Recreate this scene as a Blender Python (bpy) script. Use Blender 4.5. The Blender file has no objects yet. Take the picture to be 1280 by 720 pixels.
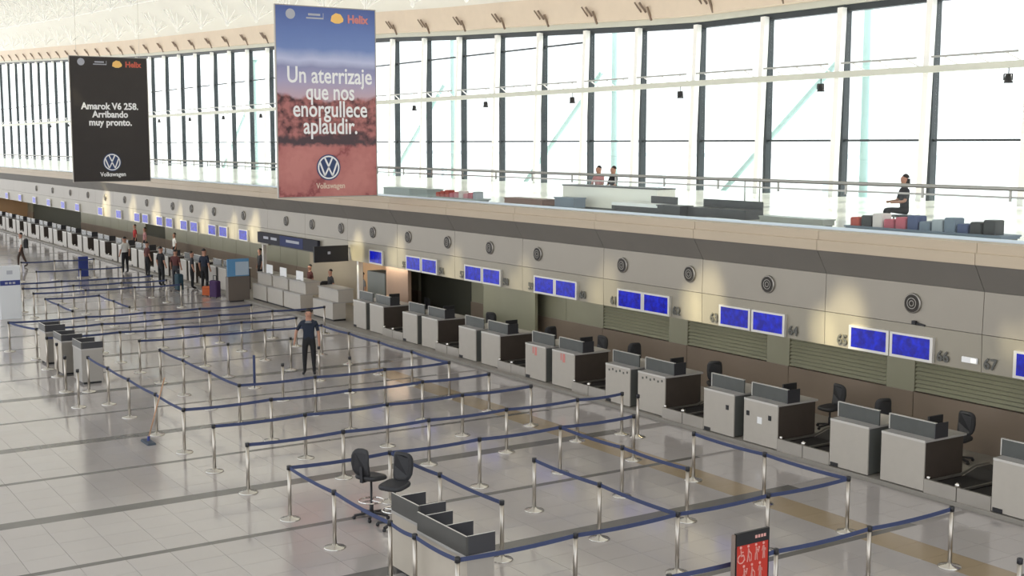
import bpy, bmesh, math, random
from mathutils import Vector, Matrix
random.seed(7)
S = bpy.context.scene
COL = S.collection

# ------------------------------------------------------------------ camera
F_PX = 1563.0
PITCH = math.atan(180.0/F_PX)
YAW = math.atan(1017.0/math.hypot(F_PX, 180.0))
cam_d = bpy.data.cameras.new('camera')
cam_d.sensor_width = 36.0
cam_d.lens = F_PX/1280.0*36.0
cam_d.clip_end = 1500
cam = bpy.data.objects.new('camera', cam_d)
COL.objects.link(cam)
cam.location = (0, 0, 6.3)
cam.rotation_euler = (math.pi/2 - PITCH, 0, -YAW)
S.camera = cam

# ------------------------------------------------------------------ world, sun, exposure
S.view_settings.view_transform = 'Standard'
S.view_settings.look = 'None'
S.view_settings.gamma = 1.0
S.view_settings.exposure = 0.0
S.view_settings.use_curve_mapping = False
W = bpy.data.worlds.new('world'); S.world = W
W.use_nodes = True
wn = W.node_tree.nodes; wl = W.node_tree.links
wn.clear()
wo = wn.new('ShaderNodeOutputWorld'); wb = wn.new('ShaderNodeBackground')
tc = wn.new('ShaderNodeTexCoord'); sp = wn.new('ShaderNodeSeparateXYZ'); cr = wn.new('ShaderNodeValToRGB')
wl.new(tc.outputs['Generated'], sp.inputs[0]); wl.new(sp.outputs['Z'], cr.inputs[0])
cr.color_ramp.elements[0].position = 0.0; cr.color_ramp.elements[0].color = (1.0, 1.0, 1.0, 1)
cr.color_ramp.elements[1].position = 0.7; cr.color_ramp.elements[1].color = (0.80, 0.90, 1.0, 1)
wl.new(cr.outputs[0], wb.inputs[0]); wb.inputs[1].default_value = 1.85
wl.new(wb.outputs[0], wo.inputs[0])
sun_d = bpy.data.lights.new('sun', 'SUN'); sun_d.energy = 7.0; sun_d.angle = math.radians(3); sun_d.color = (1.0, 0.93, 0.82)
sun = bpy.data.objects.new('sun', sun_d); COL.objects.link(sun)
sun.rotation_euler = Vector((-1.0, 0.25, -0.62)).to_track_quat('-Z', 'Y').to_euler()

# ------------------------------------------------------------------ helpers
def tag(o, label=None, cat=None, group=None, kind=None):
    if label: o['label'] = label
    if cat: o['category'] = cat
    if group: o['group'] = group
    if kind: o['kind'] = kind
    return o

def empty(name, loc=(0, 0, 0), rz=0.0, label=None, cat=None, group=None, kind=None, parent=None):
    o = bpy.data.objects.new(name, None)
    o.empty_display_size = 0.2
    COL.objects.link(o); o.location = loc; o.rotation_euler = (0, 0, rz); o.parent = parent
    return tag(o, label, cat, group, kind)

class MB:
    def __init__(s): s.v = []; s.f = []; s.m = []; s.mi = 0
    def add(s, vs, fs):
        n = len(s.v); s.v += [tuple(v) for v in vs]; s.f += [tuple(i+n for i in f) for f in fs]; s.m += [s.mi]*len(fs)
    def box(s, a, b, bev=0.0):
        x0, y0, z0 = a; x1, y1, z1 = b
        if x0 > x1: x0, x1 = x1, x0
        if y0 > y1: y0, y1 = y1, y0
        if z0 > z1: z0, z1 = z1, z0
        if bev > 0:   # chamfered upright edges and top
            c = min(bev, (x1-x0)/3, (y1-y0)/3, (z1-z0)/3)
            ring = lambda i, z: [(x0+c+i, y0+i, z), (x1-c-i, y0+i, z), (x1-i, y0+c+i, z), (x1-i, y1-c-i, z), (x1-c-i, y1-i, z), (x0+c+i, y1-i, z), (x0+i, y1-c-i, z), (x0+i, y0+c+i, z)]
            vs = ring(0, z0)+ring(0, z1-c)+ring(c*0.8, z1)
            fs = [tuple(range(7, -1, -1)), tuple(range(16, 24))]
            for k in (0, 8):
                for i in range(8): j = (i+1) % 8; fs.append((k+i, k+j, k+8+j, k+8+i))
            s.add(vs, fs); return s
        s.add([(x0, y0, z0), (x1, y0, z0), (x1, y1, z0), (x0, y1, z0), (x0, y0, z1), (x1, y0, z1), (x1, y1, z1), (x0, y1, z1)],
              [(0, 3, 2, 1), (4, 5, 6, 7), (0, 1, 5, 4), (1, 2, 6, 5), (2, 3, 7, 6), (3, 0, 4, 7)])
        return s
    def bar(s, p, q, w, h=None, n=4):
        """prism from p to q; n sides, radius w/2 (n>4) or w x h rectangle"""
        p = Vector(p); q = Vector(q); d = (q-p).normalized()
        ref = Vector((0, 0, 1)) if abs(d.z) < 0.95 else Vector((0, 1, 0))
        a = d.cross(ref).normalized(); b = a.cross(d).normalized()
        if n == 4:
            h = h or w; pts = [(w/2, h/2), (-w/2, h/2), (-w/2, -h/2), (w/2, -h/2)]
        else:
            pts = [(w/2*math.cos(2*math.pi*i/n), w/2*math.sin(2*math.pi*i/n)) for i in range(n)]
        m = len(pts)
        vs = [p+a*x+b*y for x, y in pts]+[q+a*x+b*y for x, y in pts]
        fs = [tuple(range(m)), tuple(range(2*m-1, m-1, -1))]+[(i, i+m, (i+1) % m+m, (i+1) % m) for i in range(m)]
        s.add(vs, fs); return s
    def lathe(s, prof, n=16, c=(0, 0, 0), axis='z'):
        vs = []; fs = []
        for r, z in prof:
            for i in range(n):
                t = 2*math.pi*i/n; x, y = r*math.cos(t), r*math.sin(t)
                if axis == 'z': vs.append((c[0]+x, c[1]+y, c[2]+z))
                elif axis == 'x': vs.append((c[0]+z, c[1]+x, c[2]+y))
                else: vs.append((c[0]+x, c[1]+z, c[2]+y))
        for k in range(len(prof)-1):
            for i in range(n):
                j = (i+1) % n; fs.append((k*n+i, k*n+j, (k+1)*n+j, (k+1)*n+i))
        fs.append(tuple(range(n-1, -1, -1))); fs.append(tuple((len(prof)-1)*n+i for i in range(n)))
        s.add(vs, fs); return s
    def prism_y(s, pts, y0, y1):
        n = len(pts)
        vs = [(x, y0, z) for x, z in pts]+[(x, y1, z) for x, z in pts]
        fs = [tuple(range(n)), tuple(range(2*n-1, n-1, -1))]+[(i, i+n, (i+1) % n+n, (i+1) % n) for i in range(n)]
        s.add(vs, fs); return s
    def mesh(s, name, mats, smooth=False):
        me = bpy.data.meshes.new(name); me.from_pydata(s.v, [], s.f)
        for m in (mats if isinstance(mats, (list, tuple)) else [mats]): me.materials.append(m)
        if any(s.m): me.polygons.foreach_set('material_index', s.m)
        bm = bmesh.new(); bm.from_mesh(me); bmesh.ops.recalc_face_normals(bm, faces=bm.faces); bm.to_mesh(me); bm.free()
        if smooth:
            for p in me.polygons: p.use_smooth = len(p.vertices) < 6
        me.update(); return me
    def build(s, name, mats, parent=None, smooth=False, **kw):
        return link(name, s.mesh(name, mats, smooth), parent, **kw)

def link(name, me, parent=None, loc=None, rot=None, scale=None, **kw):
    o = bpy.data.objects.new(name, me); COL.objects.link(o); o.parent = parent
    if loc is not None: o.location = loc
    if rot is not None: o.rotation_euler = rot
    if scale is not None: o.scale = scale
    return tag(o, kw.get('label'), kw.get('cat'), kw.get('group'), kw.get('kind'))

def copy_tree(o, parent=None, loc=None, rz=None, label=None):
    c = o.copy(); COL.objects.link(c); c.parent = parent
    if loc is not None: c.location = loc
    if rz is not None: c.rotation_euler = (0, 0, rz)
    if label: c['label'] = label
    for ch in o.children: copy_tree(ch, c)
    return c

def mat(name, col, rough=0.5, metal=0.0, noise=0.0, nscale=4.0, emit=None, es=0.0, bump=0.0, spec=0.5, stretch=(1, 1, 1), alpha=1.0):
    m = bpy.data.materials.new(name); m.use_nodes = True
    nt = m.node_tree; b = nt.nodes['Principled BSDF']
    b.inputs['Base Color'].default_value = (*col, 1); b.inputs['Roughness'].default_value = rough
    b.inputs['Metallic'].default_value = metal; b.inputs['Specular IOR Level'].default_value = spec
    tcn = nt.nodes.new('ShaderNodeTexCoord'); mp = nt.nodes.new('ShaderNodeMapping'); nz = nt.nodes.new('ShaderNodeTexNoise')
    geo = nt.nodes.new('ShaderNodeNewGeometry')
    nt.links.new(geo.outputs['Position'], mp.inputs[0]); nt.links.new(mp.outputs[0], nz.inputs['Vector'])
    mp.inputs['Scale'].default_value = stretch
    nz.inputs['Scale'].default_value = nscale; nz.inputs['Detail'].default_value = 4
    if noise > 0:
        mx = nt.nodes.new('ShaderNodeMix'); mx.data_type = 'RGBA'
        mx.inputs[6].default_value = (*[max(0, c*(1-noise)) for c in col], 1)
        mx.inputs[7].default_value = (*[min(1, c*(1+noise)) for c in col], 1)
        nt.links.new(nz.outputs[0], mx.inputs[0]); nt.links.new(mx.outputs[2], b.inputs['Base Color'])
    if bump > 0:
        bp = nt.nodes.new('ShaderNodeBump'); bp.inputs['Strength'].default_value = bump; bp.inputs['Distance'].default_value = 0.01
        nt.links.new(nz.outputs[0], bp.inputs['Height']); nt.links.new(bp.outputs[0], b.inputs['Normal'])
    if emit:
        b.inputs['Emission Color'].default_value = (*emit, 1); b.inputs['Emission Strength'].default_value = es
    return m

def glass(name, tint=(0.93, 0.98, 0.97), refl=0.1):
    m = bpy.data.materials.new(name); m.use_nodes = True
    nt = m.node_tree; nt.nodes.clear()
    o = nt.nodes.new('ShaderNodeOutputMaterial'); t = nt.nodes.new('ShaderNodeBsdfTransparent'); g = nt.nodes.new('ShaderNodeBsdfGlossy')
    fr = nt.nodes.new('ShaderNodeLayerWeight'); fr.inputs[0].default_value = 0.25
    ml = nt.nodes.new('ShaderNodeMath'); ml.operation = 'MULTIPLY'; ml.inputs[1].default_value = refl*2.5
    mx = nt.nodes.new('ShaderNodeMixShader'); t.inputs[0].default_value = (*tint, 1); g.inputs['Roughness'].default_value = 0.03
    nt.links.new(fr.outputs['Facing'], ml.inputs[0]); nt.links.new(ml.outputs[0], mx.inputs[0])
    nt.links.new(t.outputs[0], mx.inputs[1]); nt.links.new(g.outputs[0], mx.inputs[2]); nt.links.new(mx.outputs[0], o.inputs[0])
    return m

def text(name, s, size, m, parent, loc, rot=(math.pi/2, 0, 0), align='CENTER', bold=0.0, depth=0.004, sx=1.0, space=1.0, **kw):
    cu = bpy.data.curves.new(name, 'FONT'); cu.body = s; cu.size = size; cu.align_x = align; cu.align_y = 'CENTER'
    cu.extrude = depth; cu.offset = bold; cu.resolution_u = 3; cu.space_line = space
    t = bpy.data.objects.new('tmp', cu); COL.objects.link(t)
    dg = bpy.context.evaluated_depsgraph_get(); me = bpy.data.meshes.new_from_object(t.evaluated_get(dg))
    bpy.data.objects.remove(t); bpy.data.curves.remove(cu)
    me.materials.clear(); me.materials.append(m); me.name = name
    return link(name, me, parent, loc=loc, rot=rot, scale=(sx, 1, 1), **kw)

def interp(x, xs, ys):
    if x <= xs[0]: return ys[0]
    for i in range(len(xs)-1):
        if x <= xs[i+1]: return ys[i]+(ys[i+1]-ys[i])*(x-xs[i])/(xs[i+1]-xs[i])
    return ys[-1]

ORD = ['first', 'second', 'third', 'fourth', 'fifth', 'sixth', 'seventh', 'eighth', 'ninth', 'tenth', 'eleventh', 'twelfth', 'thirteenth',
       'fourteenth', 'fifteenth', 'sixteenth', 'seventeenth', 'eighteenth', 'nineteenth', 'twentieth']
def nth(i):
    if i < 20: return ORD[i]
    return ['twenty', 'thirty', 'forty', 'fifty', 'sixty'][i//10-2]+('-'+ORD[i % 10] if False else '-') + (['zeroth']+ORD)[i-10*(i//10)+0] if i % 10 else ['twentieth', 'thirtieth', 'fortieth', 'fiftieth'][i//10-2]
def nthn(n): return nth(n-1) if n <= 20 else (['twenty', 'thirty', 'forty'][n//10-2]+'-'+ORD[n % 10-1] if n % 10 else ['twentieth', 'thirtieth', 'fortieth'][n//10-2])

# visible test with the camera's numbers (only to choose which tiles are built one by one)
_fw = Vector((math.sin(YAW)*math.cos(PITCH), math.cos(YAW)*math.cos(PITCH), -math.sin(PITCH)))
_rt = Vector((math.cos(YAW), -math.sin(YAW), 0)); _up = _rt.cross(_fw)
def proj(p):
    d = Vector(p)-Vector((0, 0, 6.3)); w = d.dot(_fw)
    return (640+F_PX*d.dot(_rt)/w, 360-F_PX*d.dot(_up)/w, w) if w > 0.1 else (-9999, -9999, w)

# ------------------------------------------------------------------ materials
M = {}
M['tile'] = [mat('floor_tile_%d' % i, c, 0.11, 0, 0.06, 0.9, spec=0.95) for i, c in enumerate([(0.415, 0.385, 0.370), (0.423, 0.393, 0.378), (0.407, 0.377, 0.362)])]
M['joint'] = mat('floor_joint', (0.27, 0.25, 0.235), 0.8)
M['stripe'] = mat('dark_floor_strip', (0.125, 0.118, 0.11), 0.25, 0, 0.15, 3)
M['tan'] = mat('tan_tile', (0.34, 0.265, 0.175), 0.18, 0, 0.22, 0.5)
M['steel'] = mat('stainless', (0.46, 0.42, 0.37), 0.30, 1.0)
M['steel_dk'] = mat('dull_steel', (0.36, 0.34, 0.31), 0.4, 0.8)
M['chrome'] = mat('chrome', (0.66, 0.64, 0.60), 0.16, 1.0)
M['cap'] = mat('black_plastic', (0.02, 0.02, 0.024), 0.45)
M['belt'] = mat('navy_webbing', (0.042, 0.057, 0.135), 0.75)
M['front'] = mat('counter_white', (0.455, 0.42, 0.37), 0.4, 0, 0.05, 6)
M['front2'] = mat('counter_cream', (0.47, 0.42, 0.35), 0.45, 0, 0.06, 6)
M['gglass'] = mat('grey_glass', (0.085, 0.09, 0.085), 0.2, 0, 0.1, 5)
M['upst'] = mat('dark_grey_upstand', (0.06, 0.058, 0.052), 0.4, 0, 0.1, 6)
M['fin'] = mat('charcoal_laminate', (0.035, 0.035, 0.04), 0.4)
M['edge'] = mat('light_edge', (0.62, 0.60, 0.56), 0.3, 0.4)
M['brown'] = mat('dark_brown_side', (0.055, 0.042, 0.034), 0.5, 0, 0.15, 5)
M['worktop'] = mat('worktop_grey', (0.38, 0.36, 0.34), 0.35)
M['plinth'] = mat('plinth', (0.27, 0.25, 0.22), 0.5, 0, 0.1, 3)
M['sill'] = mat('sill_metal', (0.40, 0.37, 0.33), 0.35, 0.5, 0.06, 4)
M['rubber'] = mat('conveyor_rubber', (0.022, 0.02, 0.02), 0.6)
M['wall_brown'] = mat('brown_panel', (0.24, 0.19, 0.15), 0.28, 0.2, 0.18, 0.7)
M['slat'] = mat('olive_slat', (0.33, 0.33, 0.245), 0.4, 0.2, 0.06, 2)
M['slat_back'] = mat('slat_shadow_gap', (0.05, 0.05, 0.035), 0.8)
M['flat'] = mat('olive_panel', (0.29, 0.285, 0.21), 0.38, 0.2, 0.08, 1.2)
M['dark'] = mat('dark_recess', (0.012, 0.010, 0.009), 0.8)
M['bulk'] = mat('bulkhead_metal', (0.30, 0.272, 0.228), 0.36, 0.35, 0.06, 1.0)
M['bulk2'] = mat('bulkhead_metal_lower', (0.32, 0.292, 0.235), 0.33, 0.35, 0.05, 1.0)
M['greyband'] = mat('grey_band', (0.20, 0.185, 0.165), 0.42, 0.2, 0.08, 1.0)
M['fascia'] = mat('beige_fascia', (0.50, 0.41, 0.30), 0.45, 0, 0.1, 1.3, stretch=(1, 0.3, 4))
M['ceil'] = mat('white_ceiling', (0.77, 0.75, 0.71), 0.7, 0, 0.02, 1)
M['soffit'] = mat('beige_soffit', (0.70, 0.58, 0.46), 0.6, 0, 0.05, 2)
M['strut'] = mat('white_steel', (0.95, 0.94, 0.91), 0.45)
M['bracket'] = mat('brown_bracket', (0.20, 0.14, 0.10), 0.5)
M['mull'] = mat('charcoal_mullion', (0.035, 0.042, 0.045), 0.4, 0.3)
M['beam'] = mat('pale_green_beam', (0.60, 0.61, 0.54), 0.45, 0, 0.05, 2)
M['glass'] = glass('window_glass', (0.97, 0.995, 1.0), 0.10)
M['bglass'] = glass('balustrade_glass', (0.95, 0.985, 0.975), 0.035)
M['rail'] = mat('handrail_steel', (0.34, 0.34, 0.31), 0.35, 0.7)
M['mezz'] = mat('mezzanine_floor', (0.86, 0.83, 0.75), 0.18, 0, 0.04, 1)
M['apron'] = mat('apron_concrete', (0.75, 0.77, 0.76), 0.9, 0, 0.04, 0.05)
M['teal'] = mat('pale_teal_steel', (0.50, 0.72, 0.68), 0.5)
M['white'] = mat('white_print', (0.88, 0.88, 0.88), 0.5)
M['offwhite'] = mat('offwhite_board', (0.68, 0.70, 0.72), 0.45)
M['black'] = mat('black', (0.015, 0.015, 0.017), 0.5)
M['blackfab'] = mat('black_upholstery', (0.022, 0.022, 0.025), 0.6, 0, 0.2, 20)
M['bannerblack'] = mat('banner_charcoal', (0.036, 0.030, 0.028), 0.7, 0, 0.1, 2)
M['lgrey'] = mat('print_grey', (0.42, 0.43, 0.48), 0.5)
M['amber'] = mat('print_amber', (0.90, 0.55, 0.16), 0.5)
M['redprint'] = mat('print_red', (0.55, 0.10, 0.06), 0.5)
M['pinkprint'] = mat('print_salmon', (0.62, 0.22, 0.20), 0.5)
M['navyprint'] = mat('print_navy', (0.03, 0.055, 0.15), 0.5)
M['red'] = mat('sign_red', (0.50, 0.035, 0.022), 0.4, 0, 0.08, 8)
M['numb'] = mat('number_grey', (0.10, 0.10, 0.09), 0.5)
M['orange'] = mat('orange_wood', (0.52, 0.31, 0.16), 0.45, 0, 0.12, 1.5)
M['beigewall'] = mat('beige_wall', (0.40, 0.34, 0.25), 0.5, 0, 0.06, 1.5)
M['kioskgrey'] = mat('booth_grey', (0.12, 0.125, 0.115), 0.5)
M['blue'] = mat('sign_blue', (0.02, 0.035, 0.20), 0.5)
M['cyan'] = mat('poster_blue', (0.10, 0.27, 0.48), 0.5)
M['skin'] = mat('skin', (0.42, 0.22, 0.15), 0.55)
M['hair'] = mat('dark_hair', (0.012, 0.009, 0.008), 0.6)
M['ventdk'] = mat('vent_dark', (0.03, 0.025, 0.02), 0.5, 0.3)
M['lampglow'] = mat('lamp_lens', (0.9, 0.88, 0.7), 0.4, emit=(1.0, 0.93, 0.7), es=1.1)
M['kraft'] = mat('mop_handle_wood', (0.42, 0.24, 0.14), 0.5)
M['mopfab'] = mat('mop_fabric', (0.07, 0.085, 0.11), 0.9)
def cloth(name, c): return mat('cloth_'+name, c, 0.85, 0, 0.1, 8)
C_NAVY = cloth('navy', (0.012, 0.018, 0.035)); C_BLACK = cloth('black', (0.012, 0.012, 0.014)); C_WHITE = cloth('white', (0.70, 0.69, 0.66))
C_BROWN = cloth('brown', (0.06, 0.035, 0.025)); C_DGREY = cloth('dark_grey', (0.035, 0.035, 0.04)); C_RED = cloth('red', (0.35, 0.03, 0.03))
C_DRED = cloth('maroon', (0.10, 0.03, 0.028)); C_GREY = cloth('grey', (0.18, 0.18, 0.19)); C_PINK = cloth('pink', (0.5, 0.25, 0.25))

# screen: saturated blue with blocks of slightly different blue, gives off light
def screen_mat():
    m = bpy.data.materials.new('blue_flight_screen'); m.use_nodes = True; nt = m.node_tree
    b = nt.nodes['Principled BSDF']; b.inputs['Base Color'].default_value = (0.005, 0.005, 0.05, 1); b.inputs['Roughness'].default_value = 0.15
    g = nt.nodes.new('ShaderNodeNewGeometry'); nz = nt.nodes.new('ShaderNodeTexNoise'); nz.inputs['Scale'].default_value = 9; nz.inputs['Detail'].default_value = 2
    r = nt.nodes.new('ShaderNodeValToRGB'); r.color_ramp.elements[0].position = 0.35; r.color_ramp.elements[0].color = (0.0, 0.0, 0.26, 1)
    r.color_ramp.elements[1].position = 0.75; r.color_ramp.elements[1].color = (0.0, 0.015, 0.70, 1)
    nt.links.new(g.outputs['Position'], nz.inputs['Vector']); nt.links.new(nz.outputs[0], r.inputs[0]); nt.links.new(r.outputs[0], b.inputs['Emission Color'])
    b.inputs['Emission Strength'].default_value = 0.8
    return m
M['screen'] = screen_mat()

# desert photograph printed on the large banner, from the object's own height and noise
def desert_mat():
    m = bpy.data.materials.new('banner_desert_print'); m.use_nodes = True; nt = m.node_tree; L = nt.links
    b = nt.nodes['Principled BSDF']; b.inputs['Roughness'].default_value = 0.6
    t = nt.nodes.new('ShaderNodeTexCoord'); s = nt.nodes.new('ShaderNodeSeparateXYZ'); L.new(t.outputs['Object'], s.inputs[0])
    n1 = nt.nodes.new('ShaderNodeTexNoise'); n1.inputs['Scale'].default_value = 1.1; n1.inputs['Detail'].default_value = 6; L.new(t.outputs['Object'], n1.inputs['Vector'])
    n2 = nt.nodes.new('ShaderNodeTexNoise'); n2.inputs['Scale'].default_value = 4.5; n2.inputs['Detail'].default_value = 6; L.new(t.outputs['Object'], n2.inputs['Vector'])
    vo = nt.nodes.new('ShaderNodeTexVoronoi'); vo.feature = 'DISTANCE_TO_EDGE'; vo.inputs['Scale'].default_value = 0.75
    wm = nt.nodes.new('ShaderNodeMix'); wm.data_type = 'VECTOR'; wm.inputs[0].default_value = 0.45; L.new(t.outputs['Object'], wm.inputs[4]); L.new(n2.outputs['Color'], wm.inputs[5]); L.new(wm.outputs[1], vo.inputs['Vector'])
    sky = nt.nodes.new('ShaderNodeValToRGB'); mr = nt.nodes.new('ShaderNodeMapRange'); mr.inputs[1].default_value = 5.77; mr.inputs[2].default_value = 2.9
    L.new(s.outputs['Z'], mr.inputs[0])
    wv = nt.nodes.new('ShaderNodeMath'); wv.operation = 'MULTIPLY_ADD'; wv.inputs[1].default_value = 0.10; L.new(n1.outputs[0], wv.inputs[0]); L.new(mr.outputs[0], wv.inputs[2])
    L.new(wv.outputs[0], sky.inputs[0])
    e = sky.color_ramp.elements; e[0].position = 0.03; e[0].color = (0.075, 0.115, 0.33, 1); e[1].position = 1.0; e[1].color = (0.55, 0.40, 0.46, 1)
    for p, c in ((0.30, (0.13, 0.20, 0.46, 1)), (0.48, (0.17, 0.25, 0.52, 1)), (0.60, (0.52, 0.55, 0.75, 1)), (0.68, (0.28, 0.29, 0.48, 1)), (0.82, (0.40, 0.37, 0.55, 1))):
        q = e.new(p); q.color = c
    rock = nt.nodes.new('ShaderNodeValToRGB'); L.new(n2.outputs[0], rock.inputs[0])
    e = rock.color_ramp.elements; e[0].position = 0.36; e[0].color = (0.06, 0.022, 0.028, 1); e[1].position = 0.62; e[1].color = (0.46, 0.17, 0.16, 1)
    gr = nt.nodes.new('ShaderNodeValToRGB'); L.new(vo.outputs['Distance'], gr.inputs[0])
    e = gr.color_ramp.elements; e[0].position = 0.0; e[0].color = (0.27, 0.07, 0.075, 1); e[1].position = 0.25; e[1].color = (0.56, 0.22, 0.20, 1)
    q = e.new(0.05); q.color = (0.46, 0.16, 0.15, 1)
    def thresh(z, amp, noise, soft=0.05):
        a = nt.nodes.new('ShaderNodeMath'); a.operation = 'MULTIPLY_ADD'; a.inputs[1].default_value = amp; L.new(noise.outputs[0], a.inputs[0]); L.new(s.outputs['Z'], a.inputs[2])
        r = nt.nodes.new('ShaderNodeMapRange'); r.inputs[1].default_value = z+amp/2+soft; r.inputs[2].default_value = z+amp/2-soft; L.new(a.outputs[0], r.inputs[0]); return r
    def mix(f, a, bb):
        x = nt.nodes.new('ShaderNodeMix'); x.data_type = 'RGBA'; L.new(f.outputs[0], x.inputs[0])
        for i, v in ((6, a), (7, bb)):
            if isinstance(v, tuple): x.inputs[i].default_value = v
            else: L.new(v, x.inputs[i])
        return x.outputs[2]
    c = mix(thresh(3.05, -0.9, n1), sky.outputs[0], rock.outputs[0])
    c = mix(thresh(1.88, 1.3, n1, 0.1), c, (0.075, 0.045, 0.055, 1))
    c = mix(thresh(1.58, 0.35, n2, 0.06), c, gr.outputs[0])
    L.new(c, b.inputs['Base Color'])
    return m
M['desert'] = desert_mat()

# ------------------------------------------------------------------ floor
TX, TY, GAP = 0.68, 2.69, 0.005
floor = MB().box((-14, -6, -0.20), (18.1, 175, -0.012)).build('floor', M['joint'], kind='structure')
far_slab = MB().box((18.1, -6, -0.20), (33.2, 175, -0.012)).build('floor_slab', M['plinth'], floor)
xs0 = 3.72 - TX*30
stripes = []
k0 = -7
bands = []                      # (y_start, y_end) of each stripe
for k in range(-7, 58):
    y = 13.40+TY*k
    w = 0.36 if k % 2 else 0.15
    bands.append((y-w/2, y+w/2))
    if -1 <= k <= 22:
        MB().box((-14, y-w/2, -0.011), (3.72+TX*19, y+w/2, 0.0)).build('dark_strip', M['stripe'], floor)
    else:
        stripes.append((y-w/2, y+w/2))
st = MB()
for a, b in stripes: st.box((-14, a, -0.011), (3.72+TX*19, b, 0.0))
st.build('dark_strip_field', M['stripe'], floor, kind='stuff')
cells = []
for i in range(-26, 22):
    x0 = 3.72+TX*i; x1 = min(x0+TX, 18.1)
    if x0 >= 18.0: continue
    for k in range(len(bands)-1):
        ya = bands[k][1]; yb = bands[k+1][0]; h = (yb-ya)/4
        for j in range(4):
            cells.append((x0, x1, ya+h*j, ya+h*(j+1), i, k))
def score(c):
    x, y, w = proj(((c[0]+c[1])/2, (c[2]+c[3])/2, 0))
    return w if (-15 < x < 1295 and 0 < y < 735 and w > 0) else 1e6
cells.sort(key=score)
field = [MB(), MB(), MB(), MB()]
tile_cache = {}
for n, (x0, x1, y0, y1, i, k) in enumerate(cells):
    tan = (i == 17 and 9 < y0 < 31)
    mi = 3 if tan else random.choice((0, 0, 1, 2))
    mm = M['tan'] if tan else M['tile'][mi]
    g = GAP/2
    if n < 290:
        key = (round(x1-x0, 3), round(y1-y0, 3), mi)
        if key not in tile_cache:
            tile_cache[key] = MB().box((g-(x1-x0)/2, g-(y1-y0)/2, -0.0115), ((x1-x0)/2-g, (y1-y0)/2-g, 0)).mesh('floor_tile', mm)
        link('floor_tile', tile_cache[key], floor, loc=((x0+x1)/2, (y0+y1)/2, random.uniform(-0.0004, 0.0004)))
    else:
        field[mi].box((x0+g, y0+g, -0.0115), (x1-g, y1-g, 0))
for mi, f in enumerate(field):
    if f.v: f.build('floor_tile_field', M['tan'] if mi == 3 else M['tile'][mi], floor, kind='stuff')
# low platform the counters stand on
platform = MB().box((18.1, -6, -0.011), (21.5, 175, 0.07)).build('trim_1', M['plinth'], kind='structure')

# ------------------------------------------------------------------ mezzanine slab, fascia, bulkhead, back wall
mezz = MB().box((18.75, -6, 4.20), (33.2, 178, 4.50)).build('floor_upper', M['mezz'], kind='structure')
PIT = 3.665
bulk = empty('wall_right', (18.7, 14.0, 2.3), kind='structure')
seg = [(-6+0, 0)]
yb0 = 6.4; nseg = 46
for q in range(nseg):
    a = yb0+PIT*q+0.006; b = yb0+PIT*(q+1)-0.006
    par = bulk
    def pan(name, pts, m): MB().prism_y([(x-18.7, z-2.3) for x, z in pts], a-14, b-14).build(name, m, par)
    pan('fascia_panel', [(18.40, 4.22), (18.40, 4.42), (18.44, 4.43), (18.44, 4.60), (18.78, 4.62), (18.78, 4.22)], M['fascia'])
    pan('grey_band_panel', [(18.42, 4.215), (18.80, 4.215), (18.80, 3.74), (18.70, 3.74)], M['greyband'])
    if not 38.3 < (a+b)/2 < 46.5:
        pan('bulkhead_panel', [(18.70, 3.735), (18.80, 3.735), (18.80, 2.985), (18.685, 2.985)], M['bulk'])
        pan('bulkhead_lower_panel', [(18.685, 2.975), (18.80, 2.975), (18.84, 2.31), (18.70, 2.31)], M['bulk2'])
    else:
        pan('bulkhead_panel', [(18.70, 3.735), (18.80, 3.735), (18.80, 2.985), (18.685, 2.985)], M['bulk'])
        pan('bulkhead_lower_panel', [(18.685, 2.975), (18.80, 2.975), (18.83, 2.45), (18.69, 2.45)], M['bulk2'])
soff = MB().box((18.8, -6, 2.32), (21.5, 175, 2.42)).build('ceiling_counter', M['kioskgrey'], kind='structure')

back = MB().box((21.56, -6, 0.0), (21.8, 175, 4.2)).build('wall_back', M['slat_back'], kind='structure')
# linear lamps under the soffit light the back wall
lm = MB().box((-0.06, -0.9, -0.05), (0.06, 0.9, 0.0)).mesh('housing', M['white'])
lf = MB().box((-0.05, -0.85, -0.055), (0.05, 0.85, -0.05)).mesh('diffuser', M['lampglow'])
for q in range(26):
    y = 8.5+PIT*q
    r_ = empty('linear_lamp', (19.5, y, 2.318), label='white linear lamp under the soffit behind the bulkhead, %s from the right' % nthn(q+1), cat='lamp', group='linear lamps under the soffit')
    link('housing', lm, r_); link('diffuser', lf, r_)
    d_ = bpy.data.lights.new('lamp_light', 'AREA'); d_.shape = 'RECTANGLE'; d_.size = 0.15; d_.size_y = 1.8; d_.energy = 26; d_.color = (1.0, 0.93, 0.78)
    o_ = bpy.data.objects.new('lamp_light', d_); COL.objects.link(o_); o_.parent = r_; o_.location = (0, 0, -0.06); o_.rotation_euler = (0, math.radians(-40), 0)
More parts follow.
